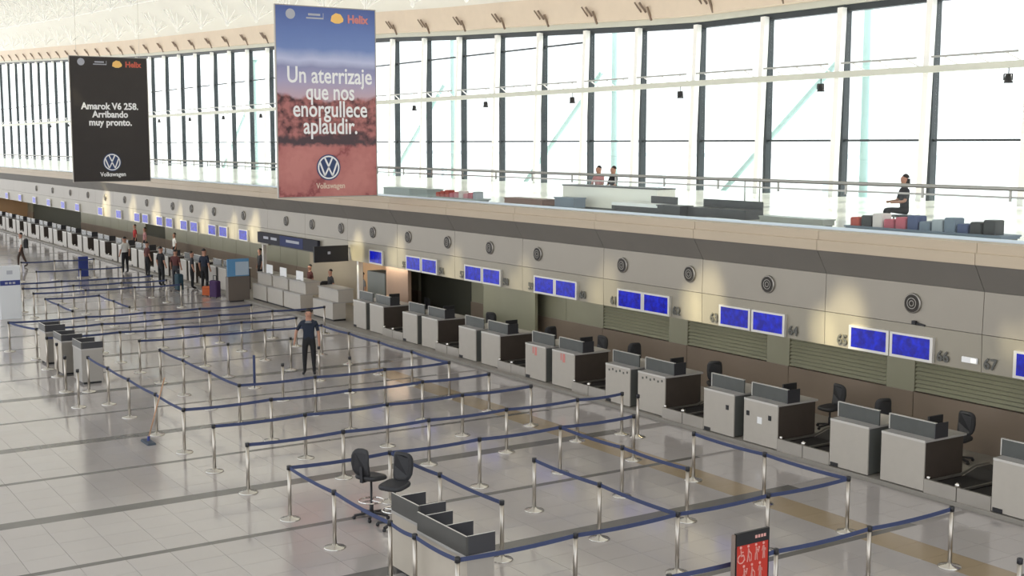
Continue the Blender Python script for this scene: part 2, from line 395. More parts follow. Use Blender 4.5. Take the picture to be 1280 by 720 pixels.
# brown dado, one panel per module, and slatted or flat fields above it
for q in range(nseg):
    a = yb0+PIT*q+0.01; b = a+PIT-0.02; c = (a+b)/2
    if 36.2 < c < 40.5: continue
    if not (36 < c < 40) and not (88 < c < 102):
        MB().box((21.44, a, 0.07), (21.56, b, 1.05)).build('dado_panel', M['wall_brown'], back)
    if 88 < c < 102 or 69 < c < 73: continue
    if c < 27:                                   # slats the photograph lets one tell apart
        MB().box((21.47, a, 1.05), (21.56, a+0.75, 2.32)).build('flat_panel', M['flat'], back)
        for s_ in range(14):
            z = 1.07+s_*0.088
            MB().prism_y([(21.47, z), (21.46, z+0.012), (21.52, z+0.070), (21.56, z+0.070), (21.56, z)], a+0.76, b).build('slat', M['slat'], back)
    else:
        for hh in range(2):
            MB().box((21.47, a+hh*PIT/2, 1.05), (21.56, a+hh*PIT/2+PIT/2-0.02, 2.32)).build('flat_panel', M['flat'], back)
# far end wall of the hall with an orange wood face
endw = MB().box((18.9, 103.5, 0), (21.5, 104.0, 2.6)).build('wall_far', M['orange'], kind='structure')
# booth recess in the middle: beige and orange back panels, white post
booth = MB().box((20.9, 41.0, 0.07), (21.02, 47.7, 2.31)).build('wall_booth', M['beigewall'], kind='structure')
MB().box((20.83, 38.9, 0.07), (20.9, 42.6, 2.05)).build('orange_panel', M['orange'], booth)
MB().box((19.7, 36.9, 0.5), (19.82, 38.5, 2.31)).build('wall_booth_side', mat('pinkish_panel', (0.33, 0.22, 0.155), 0.5, 0, 0.1, 2), kind='structure')
MB().box((21.0, 31.2, 0.5), (21.1, 34.2, 2.31)).build('wall_passage', M['flat'], kind='structure')
MB().box((18.84, 38.88, 0.07), (19.0, 39.02, 2.9)).build('trim_2', M['edge'], kind='structure')
MB().box((18.84, 47.6, 0.07), (18.98, 47.72, 2.9)).build('trim_3', M['edge'], kind='structure')

# glass balustrade on the mezzanine edge
bal = empty('balustrade', (18.72, 14, 4.6), label='long glass balustrade with steel handrail along the mezzanine edge', cat='balustrade')
MB().bar((0, -8, 0.94), (0, 140, 0.94), 0.075, n=10).build('handrail', M['rail'], bal, smooth=True)
MB().bar((0.03, -8, 0.79), (0.03, 140, 0.79), 0.03, 0.035).build('lower_rail', M['rail'], bal)
MB().box((-0.02, -8, 0.0), (0.06, 140, 0.07)).build('glass_channel', mat('channel_reflection_blue', (0.52, 0.60, 0.66), 0.3, 0.5), bal)  # pale blue colour stands in for the reflection at the glass foot
pm = MB().box((-0.006, 0.01, 0.07), (0.006, PIT/2-0.01, 0.78)).mesh('glass_panel', M['bglass'])
po = MB().box((-0.015, -0.02, 0.72), (0.015, 0.02, 0.92)).mesh('post', M['rail'])
for q in range(80):
    y = -8+q*PIT/2
    link('glass_panel', pm, bal, loc=(0.02, y, 0)); link('post', po, bal, loc=(0.02, y, 0))

# ------------------------------------------------------------------ window wall
FX = 33.0
base_y = [y*FX/38 for y in (30.4, 34.65, 38.88, 43.1, 47.28, 51.45, 55.62, 59.8, 64.0, 68.2, 72.4, 76.6, 80.8, 85.0, 89.3, 93.5, 97.8, 101.9, 106.1, 110.5, 115.0, 119.5, 123.9,
          128.3, 132.7, 137.1, 141.5, 145.9, 150.4, 154.8, 159.3, 163.9, 168.5, 173.0, 177.5, 182.1, 186.8, 191.8, 197.3, 203, 209)]
ys = [base_y[0]-3.66*k for k in range(7, 0, -1)]+base_y
def ztop(y): return interp(y, [-100, 38, 47, 56, 64, 84, 108, 172, 185], [10.73, 10.78, 11.2, 11.6, 12.05, 12.75, 13.6, 16.4, 16.9])
T1, T2, T3 = 6.42, 8.60, 10.73
for n in range(len(ys)-1):
    y0, y1 = ys[n], ys[n+1]; zt = ztop(y0); zt1 = ztop(y1)
    w = empty('window_%d' % (n+1), (FX, y0, 4.5), kind='structure')
    z = lambda v: v-4.5
    L = y1-y0
    MB().box((-0.14, -0.07, 0), (0.14, 0.07, zt-4.5)).build('mullion', M['mull'], w)
    MB().bar((-0.50, -0.02, 0.0), (-0.24, 0.02, zt-4.5+0.10), 0.22, 0.22).build('post', M['strut'], w)
    for a, b in ((0.0, T1-0.03), (T1+0.03, T2), (T2, T3 if zt > T3+0.3 else None), (T3, None)):
        if b is None:
            if a == T3 and zt <= T3+0.3: continue
            MB().add([(0, 0.08, z(a)), (0, L-0.08, z(a)), (0, L-0.08, z(zt1-0.1)), (0, 0.08, z(zt-0.1))], [(0, 1, 2, 3)])
            mb = MB(); za = z(max(a, 4.5))
            mb.add([(-0.006, 0.08, za), (-0.006, L-0.08, za), (-0.006, L-0.08, z(zt1)), (-0.006, 0.08, z(zt)),
                    (0.006, 0.08, za), (0.006, L-0.08, za), (0.006, L-0.08, z(zt1)), (0.006, 0.08, z(zt))],
                   [(0, 1, 2, 3), (7, 6, 5, 4), (0, 4, 5, 1), (1, 5, 6, 2), (2, 6, 7, 3), (3, 7, 4, 0)])
            mb.build('pane', M['glass'], w)
        else:
            MB().box((-0.006, 0.08, z(max(a, 4.5))), (0.006, L-0.08, z(b))).build('pane', M['glass'], w)
    MB().box((-0.06, 0.07, z(T1-0.035)), (0.06, L-0.07, z(T1+0.035))).build('transom', M['mull'], w)
    if zt > T3+0.3: MB().box((-0.06, 0.07, z(T3-0.035)), (0.06, L-0.07, z(T3+0.035))).build('transom', M['mull'], w)
    # head frame follows the roof edge
    mb = MB(); 
    for (xa, xb, d0, d1, nm, mm) in ((-0.12, 0.16, -0.02, 0.20, 'head_frame', M['mull']), (-0.30, 0.16, 0.20, 0.42, 'head_trim', M['beam'])):
        mb = MB()
        A = [(xa, 0.0, z(zt+d0)), (xb, 0.0, z(zt+d0)), (xb, 0.0, z(zt+d1)), (xa, 0.0, z(zt+d1))]
        B = [(xa, L, z(zt1+d0)), (xb, L, z(zt1+d0)), (xb, L, z(zt1+d1)), (xa, L, z(zt1+d1))]
        mb.add(A+B, [(0, 1, 2, 3), (7, 6, 5, 4), (0, 4, 5, 1), (1, 5, 6, 2), (2, 6, 7, 3), (3, 7, 4, 0)])
        mb.build(nm, mm, w)
    mb = MB(); A = [(-0.75, 0.0, z(zt+0.42)), (0.0, 0.0, z(zt+0.42)), (0.0, 0, z(zt+1.55)), (-0.95, 0, z(zt+1.55))]
    B = [(p[0], L, p[2]-zt+zt1) for p in A]
    mb.add(A+B, [(0, 1, 2, 3), (7, 6, 5, 4), (0, 4, 5, 1), (1, 5, 6, 2), (2, 6, 7, 3), (3, 7, 4, 0)]); mb.build('soffit_band', M['soffit'], w)
    # brackets on the band
    mb = MB(); mb.bar((-0.72, L*0.62, z(zt+0.42)), (-0.95, L*0.62, z(zt+0.95)), 0.07); mb.bar((-0.80, L*0.62+0.25, z(zt+0.75)), (-1.02, L*0.62+0.42, z(zt+1.15)), 0.08)
    mb.bar((-0.80, L*0.62+0.55, z(zt+0.78)), (-1.02, L*0.62+0.72, z(zt+1.18)), 0.06)
    mb.build('bracket', M['bracket'], w)
yA, yB = ys[0]-0.5, ys[-1]
beam = MB().box((32.30, yA, 8.52), (32.60, yB, 8.72)).build('trim_4', M['beam'], kind='structure')
ub = MB(); 
for n in range(len(ys)-1):
    mb = MB(); y0, y1 = ys[n], ys[n+1]
    mb.bar((32.45, y0+0.3, 9.0), (32.45, y1-0.3, 9.0), 0.06)
    mb.build('upper_tube', M['rail'], beam)
    mb = MB()
    for t in (0.05, 0.35, 0.65): mb.bar((32.45, y0+(y1-y0)*t, 8.72), (32.45, y0+(y1-y0)*(t+0.15), 9.0), 0.04)
    mb.build('brace', M['strut'], beam)
    MB().box((32.40, y0-0.05, 8.54), (32.98, y0+0.05, 8.70)).build('outrigger', M['beam'], beam)
# projector lamps hanging below the beam, one every second bay
mlamp = None
i = 0
for n in range(len(ys)):
    if n % 2 != 0 or ys[n] < 20 or ys[n] > 150: continue
    yy = ys[n]+0.55
    lab = 'small black projector lamp under the window beam, %s from the right' % nthn(i+1)
    if mlamp is None:
        mlamp = empty('projector_lamp', (32.4, yy, 8.52), label=lab, cat='lamp', group='projector lamps under the window beam')
        MB().bar((0, 0, 0), (0, 0, -0.16), 0.03, n=6).build('stem', M['black'], mlamp)
        MB().lathe([(0.05, 0.13), (0.10, 0.08), (0.12, -0.08), (0.14, -0.14)], 10, (0, 0, -0.30)).build('housing', M['black'], mlamp, smooth=True)
        mb = MB(); mb.bar((-0.02, -0.14, -0.18), (-0.02, -0.14, -0.36), 0.03); mb.bar((-0.02, 0.14, -0.18), (-0.02, 0.14, -0.36), 0.03); mb.bar((-0.02, -0.14, -0.18), (-0.02, 0.14, -0.18), 0.03)
        mb.build('yoke', M['black'], mlamp)
    else: copy_tree(mlamp, None, (32.4, yy, 8.52), None, lab)
    i += 1

# ------------------------------------------------------------------ roof
prof = [(33.2, 1.50), (32.1, 1.52), (30.5, 2.5), (28.0, 3.9), (24.0, 5.4), (19.0, 6.7), (13.0, 7.7), (6.0, 8.3), (-3.0, 8.6), (-14.0, 8.2)]
mb = MB(); vs = []; fs = []
ny = [-8, 20, 30, 38, 47, 56, 64, 74, 84, 96, 108, 124, 140, 156, 172, 182]
for y in ny:
    for x, dz in prof: vs.append((x, y, ztop(y)+dz))
for y in ny:
    for x, dz in prof: vs.append((x, y, ztop(y)+dz+0.25))
P_ = len(prof); N_ = len(ny)*P_
for a in range(len(ny)-1):
    for b in range(P_-1):
        q = a*P_+b; fs.append((q, q+1, q+P_+1, q+P_)); fs.append((q+N_, q+P_+N_, q+P_+1+N_, q+1+N_))
mb.add(vs, fs); ceiling = mb.build('ceiling', M['ceil'], kind='structure')
# white space-frame: inverted pyramids of tubes that hang from the vault, with ribs between their feet
def zc(x, y):
    xs_ = [p[0] for p in prof][::-1]; zs_ = [p[1] for p in prof][::-1]
    return ztop(y)+interp(x, xs_, zs_)
def cluster(x, y, s):
    mb = MB(); foot = (x, y, zc(x, y)-1.75*s)
    for dx in (-1, -0.35, 0.35, 1):
        for dy in (-1, 0, 1):
            if abs(dx) < 0.5 and dy == 0: continue
            tx, ty = x+dx*1.25*s, y+dy*1.25*s
            mb.bar(foot, (tx, ty, zc(tx, ty)), 0.07, n=5)
    mb.lathe([(0.02, -0.16), (0.12, -0.06), (0.12, 0.06), (0.02, 0.16)], 8, foot)
    return mb, foot
feet = {}
for x in (30.2, 25.8, 21.4, 17.0):
    for j in range(31):
        y = 26.2+j*5.2 if x < 29 else 24.6+j*5.2
        s = 0.62 if x > 29 else 1.0
        mb, foot = cluster(x, y, s); mb.build('strut_cluster', M['strut'], ceiling); feet[(x, j)] = foot
ti = 0
mb = MB()
for x in (25.8, 21.4, 17.0):
    for j in range(30): mb.bar(feet[(x, j)], feet[(x, j+1)], 0.08, n=5)
mb.build('bottom_chord', M['strut'], ceiling)
mb = MB()
for j in range(31):
    a = [feet[(x, j)] for x in (25.8, 21.4, 17.0)]
    for p, q in zip(a, a[1:]): mb.bar(p, q, 0.08, n=5)
mb.build('cross_chord', M['strut'], ceiling)

# ------------------------------------------------------------------ outside: apron, pale steel columns
apron = MB().box((33.3, -150, -0.3), (500, 600, 0.0)).build('apron', M['apron'], kind='structure')
steel = None
for i, y in enumerate((16.4, 31.1, 45.8, 60.4, 75.1, 89.7)):
    lab = 'pale teal steel column with slanting brace outside the windows, %s from the right' % nthn(i+1)
    if steel is None:
        steel = empty('outdoor_column', (35.2, y, 0), label=lab, cat='column', group='outdoor steel columns')
        MB().bar((0, 0, 0), (0, 0, 12.5), 0.34, n=12).build('shaft', M['teal'], steel, smooth=True)
        MB().bar((0, 1.0, 9.6), (0, 7.5, 4.3), 0.22, n=8).build('brace', M['teal'], steel, smooth=True)
        MB().box((-0.35, -0.35, 12.5), (0.35, 0.35, 12.75), 0.05).build('cap_plate', M['teal'], steel)
    else: copy_tree(steel, None, (35.2, y, 0), None, lab)
# service road parapet far across the apron
par = empty('parapet', (70, 90, 0), label='low grey road parapet seen far beyond the window wall', cat='parapet')
for a in range(12):
    MB().box((-0.2, -110+a*19, 5.2), (0.2, -110+a*19+18.6, 5.55)).build('rail_panel', mat('parapet_%d' % a, (0.70, 0.76, 0.78), 0.7) if a == 0 else bpy.data.materials['parapet_0'], par)
    MB().box((-0.2, -101+a*19, 0), (0.2, -100.4+a*19, 5.2)).build('pier', bpy.data.materials['parapet_0'], par)

# ------------------------------------------------------------------ stanchions
m_base = MB().lathe([(0.175, 0.0), (0.175, 0.012), (0.165, 0.022), (0.05, 0.045), (0.03, 0.07)], 20).mesh('base', M['chrome'], True)
m_pole = MB().lathe([(0.031, 0.045), (0.031, 0.86)], 12).mesh('pole', M['steel'], True)
m_pole_navy = MB().lathe([(0.034, 0.045), (0.034, 0.86)], 12).mesh('pole', M['belt'], True)
m_head = MB().lathe([(0.034, 0.86), (0.040, 0.862), (0.040, 0.925), (0.034, 0.935)], 12).mesh('belt_head', M['cap'], True)
NB = 8
mb = MB(); vs = []; fs = []
for i in range(NB+1):
    t = i/NB; sg = -0.022*4*t*(1-t)
    for yy in (-0.002, 0.002):
        for zz in (0.860, 0.922): vs.append((t, yy, zz+sg))
for i in range(NB):
    a = i*4; b = a+4
    fs += [(a, a+1, b+1, b), (a+2, b+2, b+3, a+3), (a+1, a+3, b+3, b+1), (a, b, b+2, a+2)]
mb.add(vs, fs); m_belt = mb.mesh('belt', M['belt'])

XC = [8.0, 9.9, 11.75, 13.57, 15.36]
st_pos = {}
def add(x, y): st_pos[(x, y)] = []
def belt(a, b):
    if a not in st_pos: add(*a)
    if b not in st_pos: add(*b)
    st_pos[a].append(b)
def row(y, xs_):
    xs_ = list(xs_)
    for a, b in zip(xs_, xs_[1:]): belt((a, y), (b, y))
def colm(x, ys_):
    for a, b in zip(ys_, ys_[1:]): belt((x, a), (x, b))
X8, X9, X11, X13, X15 = XC
row(11.68, XC)
row(13.69, XC); row(19.28, XC); row(21.2, XC+[16.56]); row(22.98, XC); row(24.77, XC); row(26.65, XC[1:]); row(34.3, XC[1:])
row(36.2, [7.86]+XC[1:]); row(38.15, XC+[17.2]); row(40.0, [7.6]+XC[1:])
row(45.5, [X9, X11]); row(47.4, XC[1:]); row(49.2, XC[1:]); row(51.1, XC[1:]); row(60.2, [12.1, X13, X15]); row(55.5, [X11, X13, X15])
colm(X8, [13.69, 14.86, 15.6, 17.5, 19.28]); colm(X8, [24.77, 26.65, 28.7, 30.45, 32.3])
colm(X9, [15.6, 17.5, 19.28]); colm(X9, [26.65, 28.6, 30.55, 32.45]); colm(X9, [41.7, 43.6, 45.5]); colm(X11, [41.7, 43.6, 45.5])
colm(X11, [13.69, 15.6, 17.47]); colm(X13, [15.58, 17.35, 19.28]); colm(X15, [13.69, 15.6, 17.47])
colm(X15, [26.65, 28.6, 30.5, 32.4, 34.3]); belt((7.6, 40.0), (X8, 38.15))
for x in (X11, X13):
    for y in (28.6, 30.5, 32.4): add(x, y)
add(16.68, 20.8); add(14.14, 9.67); add(7.83, 34.9); add(7.50, 32.6); add(7.30, 30.5); add(8.05, 45.2)
rows = {}
for p in st_pos: rows.setdefault(round(p[1]/1.0), []).append(p)
# merge y values closer than 0.9 m into one row
ysort = sorted({p[1] for p in st_pos}); groups = []
for y in ysort:
    if groups and y-groups[-1][0] < 0.95: groups[-1].append(y)
    else: groups.append([y])
for gi, g in enumerate(groups):
    mem = sorted([p for p in st_pos if p[1] in g], key=lambda p: (p[0], p[1]))
    for i, p in enumerate(mem):
        has = bool(st_pos[p])
        lab = 'steel belt stanchion, %s from left in %s row of stanchions counted from the front' % (nthn(i+1), nthn(gi+1))
        if p == (X11, 30.5): lab = 'lone navy blue post without a belt, left of the standing man'
        r = empty('stanchion', (p[0], p[1], 0), label=lab, cat='stanchion', group='belt stanchions of the check-in queues')
        link('base', m_base, r)
        if p == (X11, 30.5): link('pole', m_pole_navy, r, label='navy blue pole')
        else: link('pole', m_pole, r); link('belt_head', m_head, r)
        for q in st_pos[p]:
            d = Vector((q[0]-p[0], q[1]-p[1])); ang = math.atan2(d.y, d.x); ln = d.length
            u = Vector((d.x, d.y, 0)).normalized()*0.041
            link('belt', m_belt, r, loc=(u.x, u.y, 0), rot=(0, 0, ang), scale=(ln-0.082, 1, 1), label='blue webbing belt')

# ------------------------------------------------------------------ check-in counters along the bulkhead
def xcount(y): return interp(y, [0, 18, 34, 50, 60, 110], [18.12, 18.14, 18.5, 18.55, 18.3, 18.4])
zp = 0.07
def counter(kind, marks=None):
    r = empty('check_in_counter')
    L = 0.95 if kind == 'A' else 0.98
    z0 = 0.02
    MB().box((0.0, 0.0, z0), (0.03, L, 0.93)).build('front_panel', M['front'], r)
    MB().box((0.03, 0.02, z0), (1.1, L-0.02, 0.90)).build('body', M['brown'] if kind == 'B' else M['kioskgrey'], r)
    MB().box((0.0, -0.02, 0.905), (1.14, L+0.0, 0.945)).build('worktop', M['worktop'], r)
    MB().box((-0.006, 0.0, 0.90), (0.03, L, 0.945)).build('edge_strip', M['edge'], r)
    MB().box((0.26, -0.02, 0.945), (0.29, L+0.04, 1.225)).build('grey_screen', M['gglass'], r)
    e = MB(); e.box((0.25, -0.02, 1.225), (0.30, L+0.04, 1.24)); e.box((0.25, L+0.03, 0.945), (0.30, L+0.05, 1.24)); e.build('screen_trim', M['edge'], r)
    if kind == 'B': MB().box((0.25, -0.025, 0.945), (0.60, -0.005, 1.225)).build('screen_return', M['fin'], r)
    if kind == 'A': MB().box((-0.012, L-0.22, z0), (0.0, L-0.03, 0.09)).build('cable_notch', M['black'], r)
    if marks == 'socket':
        for y in ((0.16, ) if kind == 'A' else (0.82, 0.18)): MB().box((-0.012, y, 0.58), (0, y+0.08, 0.68)).build('socket_plate', M['black'], r)
        if kind == 'B': MB().box((-0.006, 0.45, 0.46), (0, 0.58, 0.60)).build('sticker', M['white'], r)
    if marks == 'dots':
        for t in range(6): MB().box((-0.006, 0.08+t*0.14, 0.80-0.03*(t % 2)), (0, 0.13+t*0.14, 0.85-0.03*(t % 2))).build('sticker', M['numb'], r)
    if marks == 'pink':
        MB().box((-0.006, 0.40, 0.66), (0, 0.50, 0.88)).build('sticker', M['pinkprint'], r)
        MB().box((-0.006, 0.55, 0.70), (0, 0.60, 0.88)).build('sticker', M['pinkprint'], r)
    return r
def conveyor():
    r = empty('baggage_conveyor'); L = 1.40
    MB().box((0, 0, 0.0), (0.05, L/2-0.01, 0.25)).build('sill', M['sill'], r)
    MB().box((0, L/2+0.01, 0.0), (0.05, L, 0.25)).build('sill', M['sill'], r)
    for k in range(2):
        y0 = 0.03+k*0.70; mb = MB(); mb.prism_y([(0.06, 0.0), (0.06, 0.17), (1.0, 0.17), (1.4, 0.28), (1.8, 0.28), (1.8, 0.0)], y0, y0+0.60); mb.build('rubber_belt', M['rubber'], r)
        mb = MB(); mb.prism_y([(0.06, 0.18), (0.06, 0.22), (1.0, 0.22), (1.4, 0.33), (1.8, 0.33), (1.8, 0.29), (1.4, 0.29), (1.0, 0.18)], y0+0.615, y0+0.655); mb.build('side_rail', M['steel_dk'], r)
    MB().lathe([(0.02, -0.02), (0.05, 0.01), (0.05, 0.05), (0.015, 0.08)], 10, (0.03, L/2, 0.26)).build('roller_guard', M['chrome'], r, smooth=True)
    MB().lathe([(0.02, -0.02), (0.035, 0.01), (0.035, 0.04), (0.01, 0.06)], 10, (0.03, L-0.08, 0.26)).build('roller_guard', M['chrome'], r, smooth=True)
    return r

protos = {}
pair_names = []
GR = 'check-in counters along the bulkhead'
idx = 0
def place_counter(kind, marks, x, y, lab):
    key = (kind, marks)
    if key not in protos:
        protos[key] = counter(kind, marks); o = protos[key]
    else: o = copy_tree(protos[key])
    o.location = (x, y, zp)
    tag(o, lab, 'counter', GR)
    return o
num = 0; conv = None; cn = 0
for n in range(-2, 24):
    yb = 14.42+PIT*n
    if 38.0 < yb < 47.5: 
        if not (38.0 < yb < 39.9): continue
    x = xcount(yb)
    marks = {1: 'socket', 2: 'dots', 3: 'pink'}.get(n)
    if n > -2:
        if n != 6 or True:
            num += 1
            extra = {'socket': ' with black socket plates', 'dots': ' with a row of dark dots', 'pink': ' with faint pink marks'}.get(marks, '')
            place_counter('B', marks, x, yb, 'white-fronted check-in counter%s, %s from the right' % (extra, nthn(num)))
    num += 1
    place_counter('A', marks if n > -2 else None, x, yb+1.29, 'white-fronted check-in counter%s, %s from the right' % ({'socket': ' with black socket plate', 'dots': ' with a row of dark dots', 'pink': ' with faint pink marks'}.get(marks, ''), nthn(num)))
    cn += 1
    lab = 'black baggage conveyor behind a grey sill between check-in counters, %s from the right' % nthn(cn)
    if n == 6: continue
    if conv is None: conv = conveyor(); c = conv
    else: c = copy_tree(conv)
    c.location = (x, yb+2.255, zp); tag(c, lab, 'conveyor', 'baggage conveyors between the counters')

# monitors on the B counters
mon = None
for i, n in enumerate((0, 1, 2, 3, 4, 5, 6)):
    yb = 14.42+PIT*n; x = xcount(yb)
    lab = 'small black monitor standing on a check-in worktop, %s from the right' % nthn(i+1)
    if mon is None:
        mon = empty('monitor', (0, 0, 0))
        MB().box((-0.17, -0.13, 0), (0.17, 0.13, 0.015), 0.005).build('foot', M['black'], mon)
        MB().box((-0.02, -0.02, 0.015), (0.02, 0.02, 0.12)).build('stand', M['black'], mon)
        MB().box((-0.19, -0.02, 0.08), (0.19, 0.02, 0.36)).build('display', M['black'], mon); o = mon
    else: o = copy_tree(mon)
    o.location = (x+0.52, yb+0.20, zp+0.947); tag(o, lab, 'monitor', 'monitors on the check-in counters')

# ------------------------------------------------------------------ office chairs
def chair(tall=False):
    r = empty('office_chair')
    sh = 0.72 if tall else 0.47
    for k in range(5):
        a = 2*math.pi*k/5+0.3; c, s_ = math.cos(a), math.sin(a)
        arm = MB().bar((0.02*c, 0.02*s_, 0.10), (0.30*c, 0.30*s_, 0.065), 0.045, 0.035).build('base_arm', M['cap'], r)
        MB().lathe([(0.028, -0.02), (0.032, 0), (0.028, 0.02)], 8, (0.30*c, 0.30*s_, 0.032), axis='x').build('caster', M['black'], arm)
    MB().lathe([(0.035, 0.08), (0.035, 0.25), (0.02, 0.26), (0.02, sh-0.05)], 10).build('column', M['cap'], r, smooth=True)
    if tall:
        t = MB(); n = 20
        for i in range(n):
            a, b = 2*math.pi*i/n, 2*math.pi*(i+1)/n
            t.bar((0.21*math.cos(a), 0.21*math.sin(a), 0.30), (0.21*math.cos(b), 0.21*math.sin(b), 0.30), 0.028, n=6)
        for k in range(3):
            a = 2*math.pi*k/3; t.bar((0, 0, 0.30), (0.21*math.cos(a), 0.21*math.sin(a), 0.30), 0.02, n=6)
        t.build('foot_ring', M['chrome'], r, label='chrome foot ring')
    # cushion with rounded outline
    def cushion(w, d, th, z0, name, upright=False, par=r, y=0.0, tilt=0.0):
        vs = []; fs = []; n = 20; prof = [(0.80, 0.0), (0.96, 0.18), (1.0, 0.5), (0.96, 0.82), (0.82, 1.0)]
        for rr, t in prof:
            for i in range(n):
                a = 2*math.pi*i/n; ca, sa = math.cos(a), math.sin(a)
                px = w/2*rr*math.copysign(abs(ca)**0.55, ca); py = d/2*rr*math.copysign(abs(sa)**0.55, sa)
                if upright:
                    cur = 0.07*(px/(w/2))**2
                    vs.append((px, y-th*t-cur+0.10*((py/(d/2))**2)*0.4+tilt*py, z0+py))
                else: vs.append((px, py+y, z0+th*t-0.02*(py/(d/2))))
        for k in range(len(prof)-1):
            for i in range(n): j = (i+1) % n; fs.append((k*n+i, k*n+j, (k+1)*n+j, (k+1)*n+i))
        fs.append(tuple(range(n-1, -1, -1))); fs.append(tuple((len(prof)-1)*n+i for i in range(n)))
        q = MB(); q.add(vs, fs); return q.build(name, M['blackfab'], par, smooth=True)
    cushion(0.47, 0.46, 0.09, sh-0.05, 'seat')
    cushion(0.38, 0.50, 0.07, sh+0.27, 'backrest', True, y=-0.17, tilt=-0.10)
    mb = MB(); mb.bar((0, 0, sh-0.05), (0, -0.24, sh-0.05), 0.06, 0.02); mb.bar((0, -0.24, sh-0.06), (0, -0.25, sh+0.22), 0.06, 0.02); mb.build('back_bracket', M['cap'], r)
    return r
tallc = chair(True); tallc.location = (9.20, 18.62, 0); tallc.rotation_euler = (0, 0, math.radians(-68))
tag(tallc, 'black swivel stool chair on the open floor, the farther one behind the grey podium', 'chair', 'two black swivel chairs by the podium')
c = copy_tree(tallc, None, (9.28, 17.92, 0), math.radians(118), 'black swivel stool chair right behind the podium, its back turned to the camera')
lowc = chair(False)
spots = [(20.50, 15.50, 95), (20.30, 17.05, 160), (20.55, 18.90, 85), (20.35, 22.35, 150), (20.4, 27.3, 100), (20.4, 29.3, 170), (20.5, 25.6, 160), (20.4, 33.0, 120), (20.5, 37.5, 90), (19.9, 44.0, 160)]
for i, (x, y, a) in enumerate(sorted(spots, key=lambda s: s[1])):
    lab = 'black office chair behind the check-in counters, %s from the right' % nthn(i+1)
    o = lowc if i == 0 else copy_tree(lowc)
    o.location = (x, y, zp); o.rotation_euler = (0, 0, math.radians(a)); tag(o, lab, 'chair', 'office chairs behind the check-in counters')

# ------------------------------------------------------------------ free-standing podium desks
def podium(x0, x1, y0, y1, fins, label, group, body=None, front=None, ztop_=1.17, zb=0.91):
    r = empty('podium_desk', (x0, y0, 0), label=label, cat='desk', group=group)
    w, l = x1-x0, y1-y0
    MB().box((0.01, 0.01, 0.06), (w-0.01, l-0.01, zb-0.03)).build('body', body or M['sill'], r)
    MB().box((0, 0.0, 0.06), (0.012, l, zb-0.04)).build('front_panel', front or M['front2'], r)
    MB().box((0.05, 0.05, 0.0), (w-0.05, l-0.05, 0.06)).build('plinth', M['black'], r)
    MB().box((-0.01, -0.01, zb-0.04), (w+0.01, l+0.01, zb)).build('worktop', M['worktop'], r)
    up = MB().box((-0.005, -0.005, zb), (0.03, l+0.005, ztop_)).build('upstand', M['upst'], r)
    MB().box((0.0, -0.005, ztop_), (0.018, l+0.005, ztop_+0.006)).build('upstand_trim', M['edge'], up)
    for f in fins:
        q = MB().box((0.03, f*l, zb), (w, f*l+0.03, ztop_)).build('divider', M['fin'], r)
        MB().box((0.03, f*l+0.006, ztop_), (w, f*l+0.020, ztop_+0.005)).build('divider_trim', M['edge'], q)
    return r
podium(8.15, 8.60, 13.72, 15.05, (-0.004, 0.42, 0.84), 'front grey podium desk with three dark dividers at the bottom of the view', 'podium desks in the foreground')
podium(8.30, 8.75, 15.30, 16.12, (-0.006, 0.72), 'shorter podium desk with two dark dividers, directly behind the front podium', 'podium desks in the foreground')
podium(8.10, 8.66, 33.35, 34.25, (0.0, 0.9), 'grey metal podium desk left of the standing man, the nearest of three', 'podium desks at the left', M['steel_dk'], M['steel_dk'], 1.12, 0.95)
podium(7.98, 8.54, 35.0, 35.9, (0.0, 0.9), 'grey podium desk in the middle of three at the left', 'podium desks at the left', M['steel_dk'], M['front2'], 1.12, 0.95)
podium(8.0, 8.56, 37.0, 37.8, (0.0, 0.9), 'farthest of three grey podium desks at the left', 'podium desks at the left', M['steel_dk'], M['front2'], 1.14, 0.95)

# ------------------------------------------------------------------ screens, numbers, vents on the bulkhead
scr = None
prs = [(17.08, 18.21), (21.25, 22.39), (25.38, 26.49), (29.49, 30.60), (33.57, 34.70), (37.63, 38.78), (41.71,), (55.29,), (57.95, 59.5), (62.2, 63.8), (66.2, 67.9), (70.5, 72.1), (75.85,), (79.96,), (85.7,), (89.63,), (93.88,), (98.5,), (103.5,), (108.5,)]
si = 0
def S187(y): return y*18.7/21.0
prs = [(13.0, 14.1)]+prs
for p in prs:
    for y in p:
        yy = S187(y)
        lab = 'blue flight display above the check-in counters, %s from the right' % nthn(si+1)
        if scr is None:
            scr = empty('display_screen', (0, 0, 0))
            MB().box((-0.07, -0.49, -0.235), (0.0, 0.49, 0.235), 0.0).build('frame', mat('silver_frame', (0.66, 0.64, 0.60), 0.3, 0.5), scr)
            MB().box((-0.075, -0.425, -0.185), (-0.069, 0.425, 0.195)).build('screen', M['screen'], scr); o = scr
        else: o = copy_tree(scr)
        o.location = (18.69, yy, 2.565); tag(o, lab, 'screen', 'flight displays above the counters'); si += 1
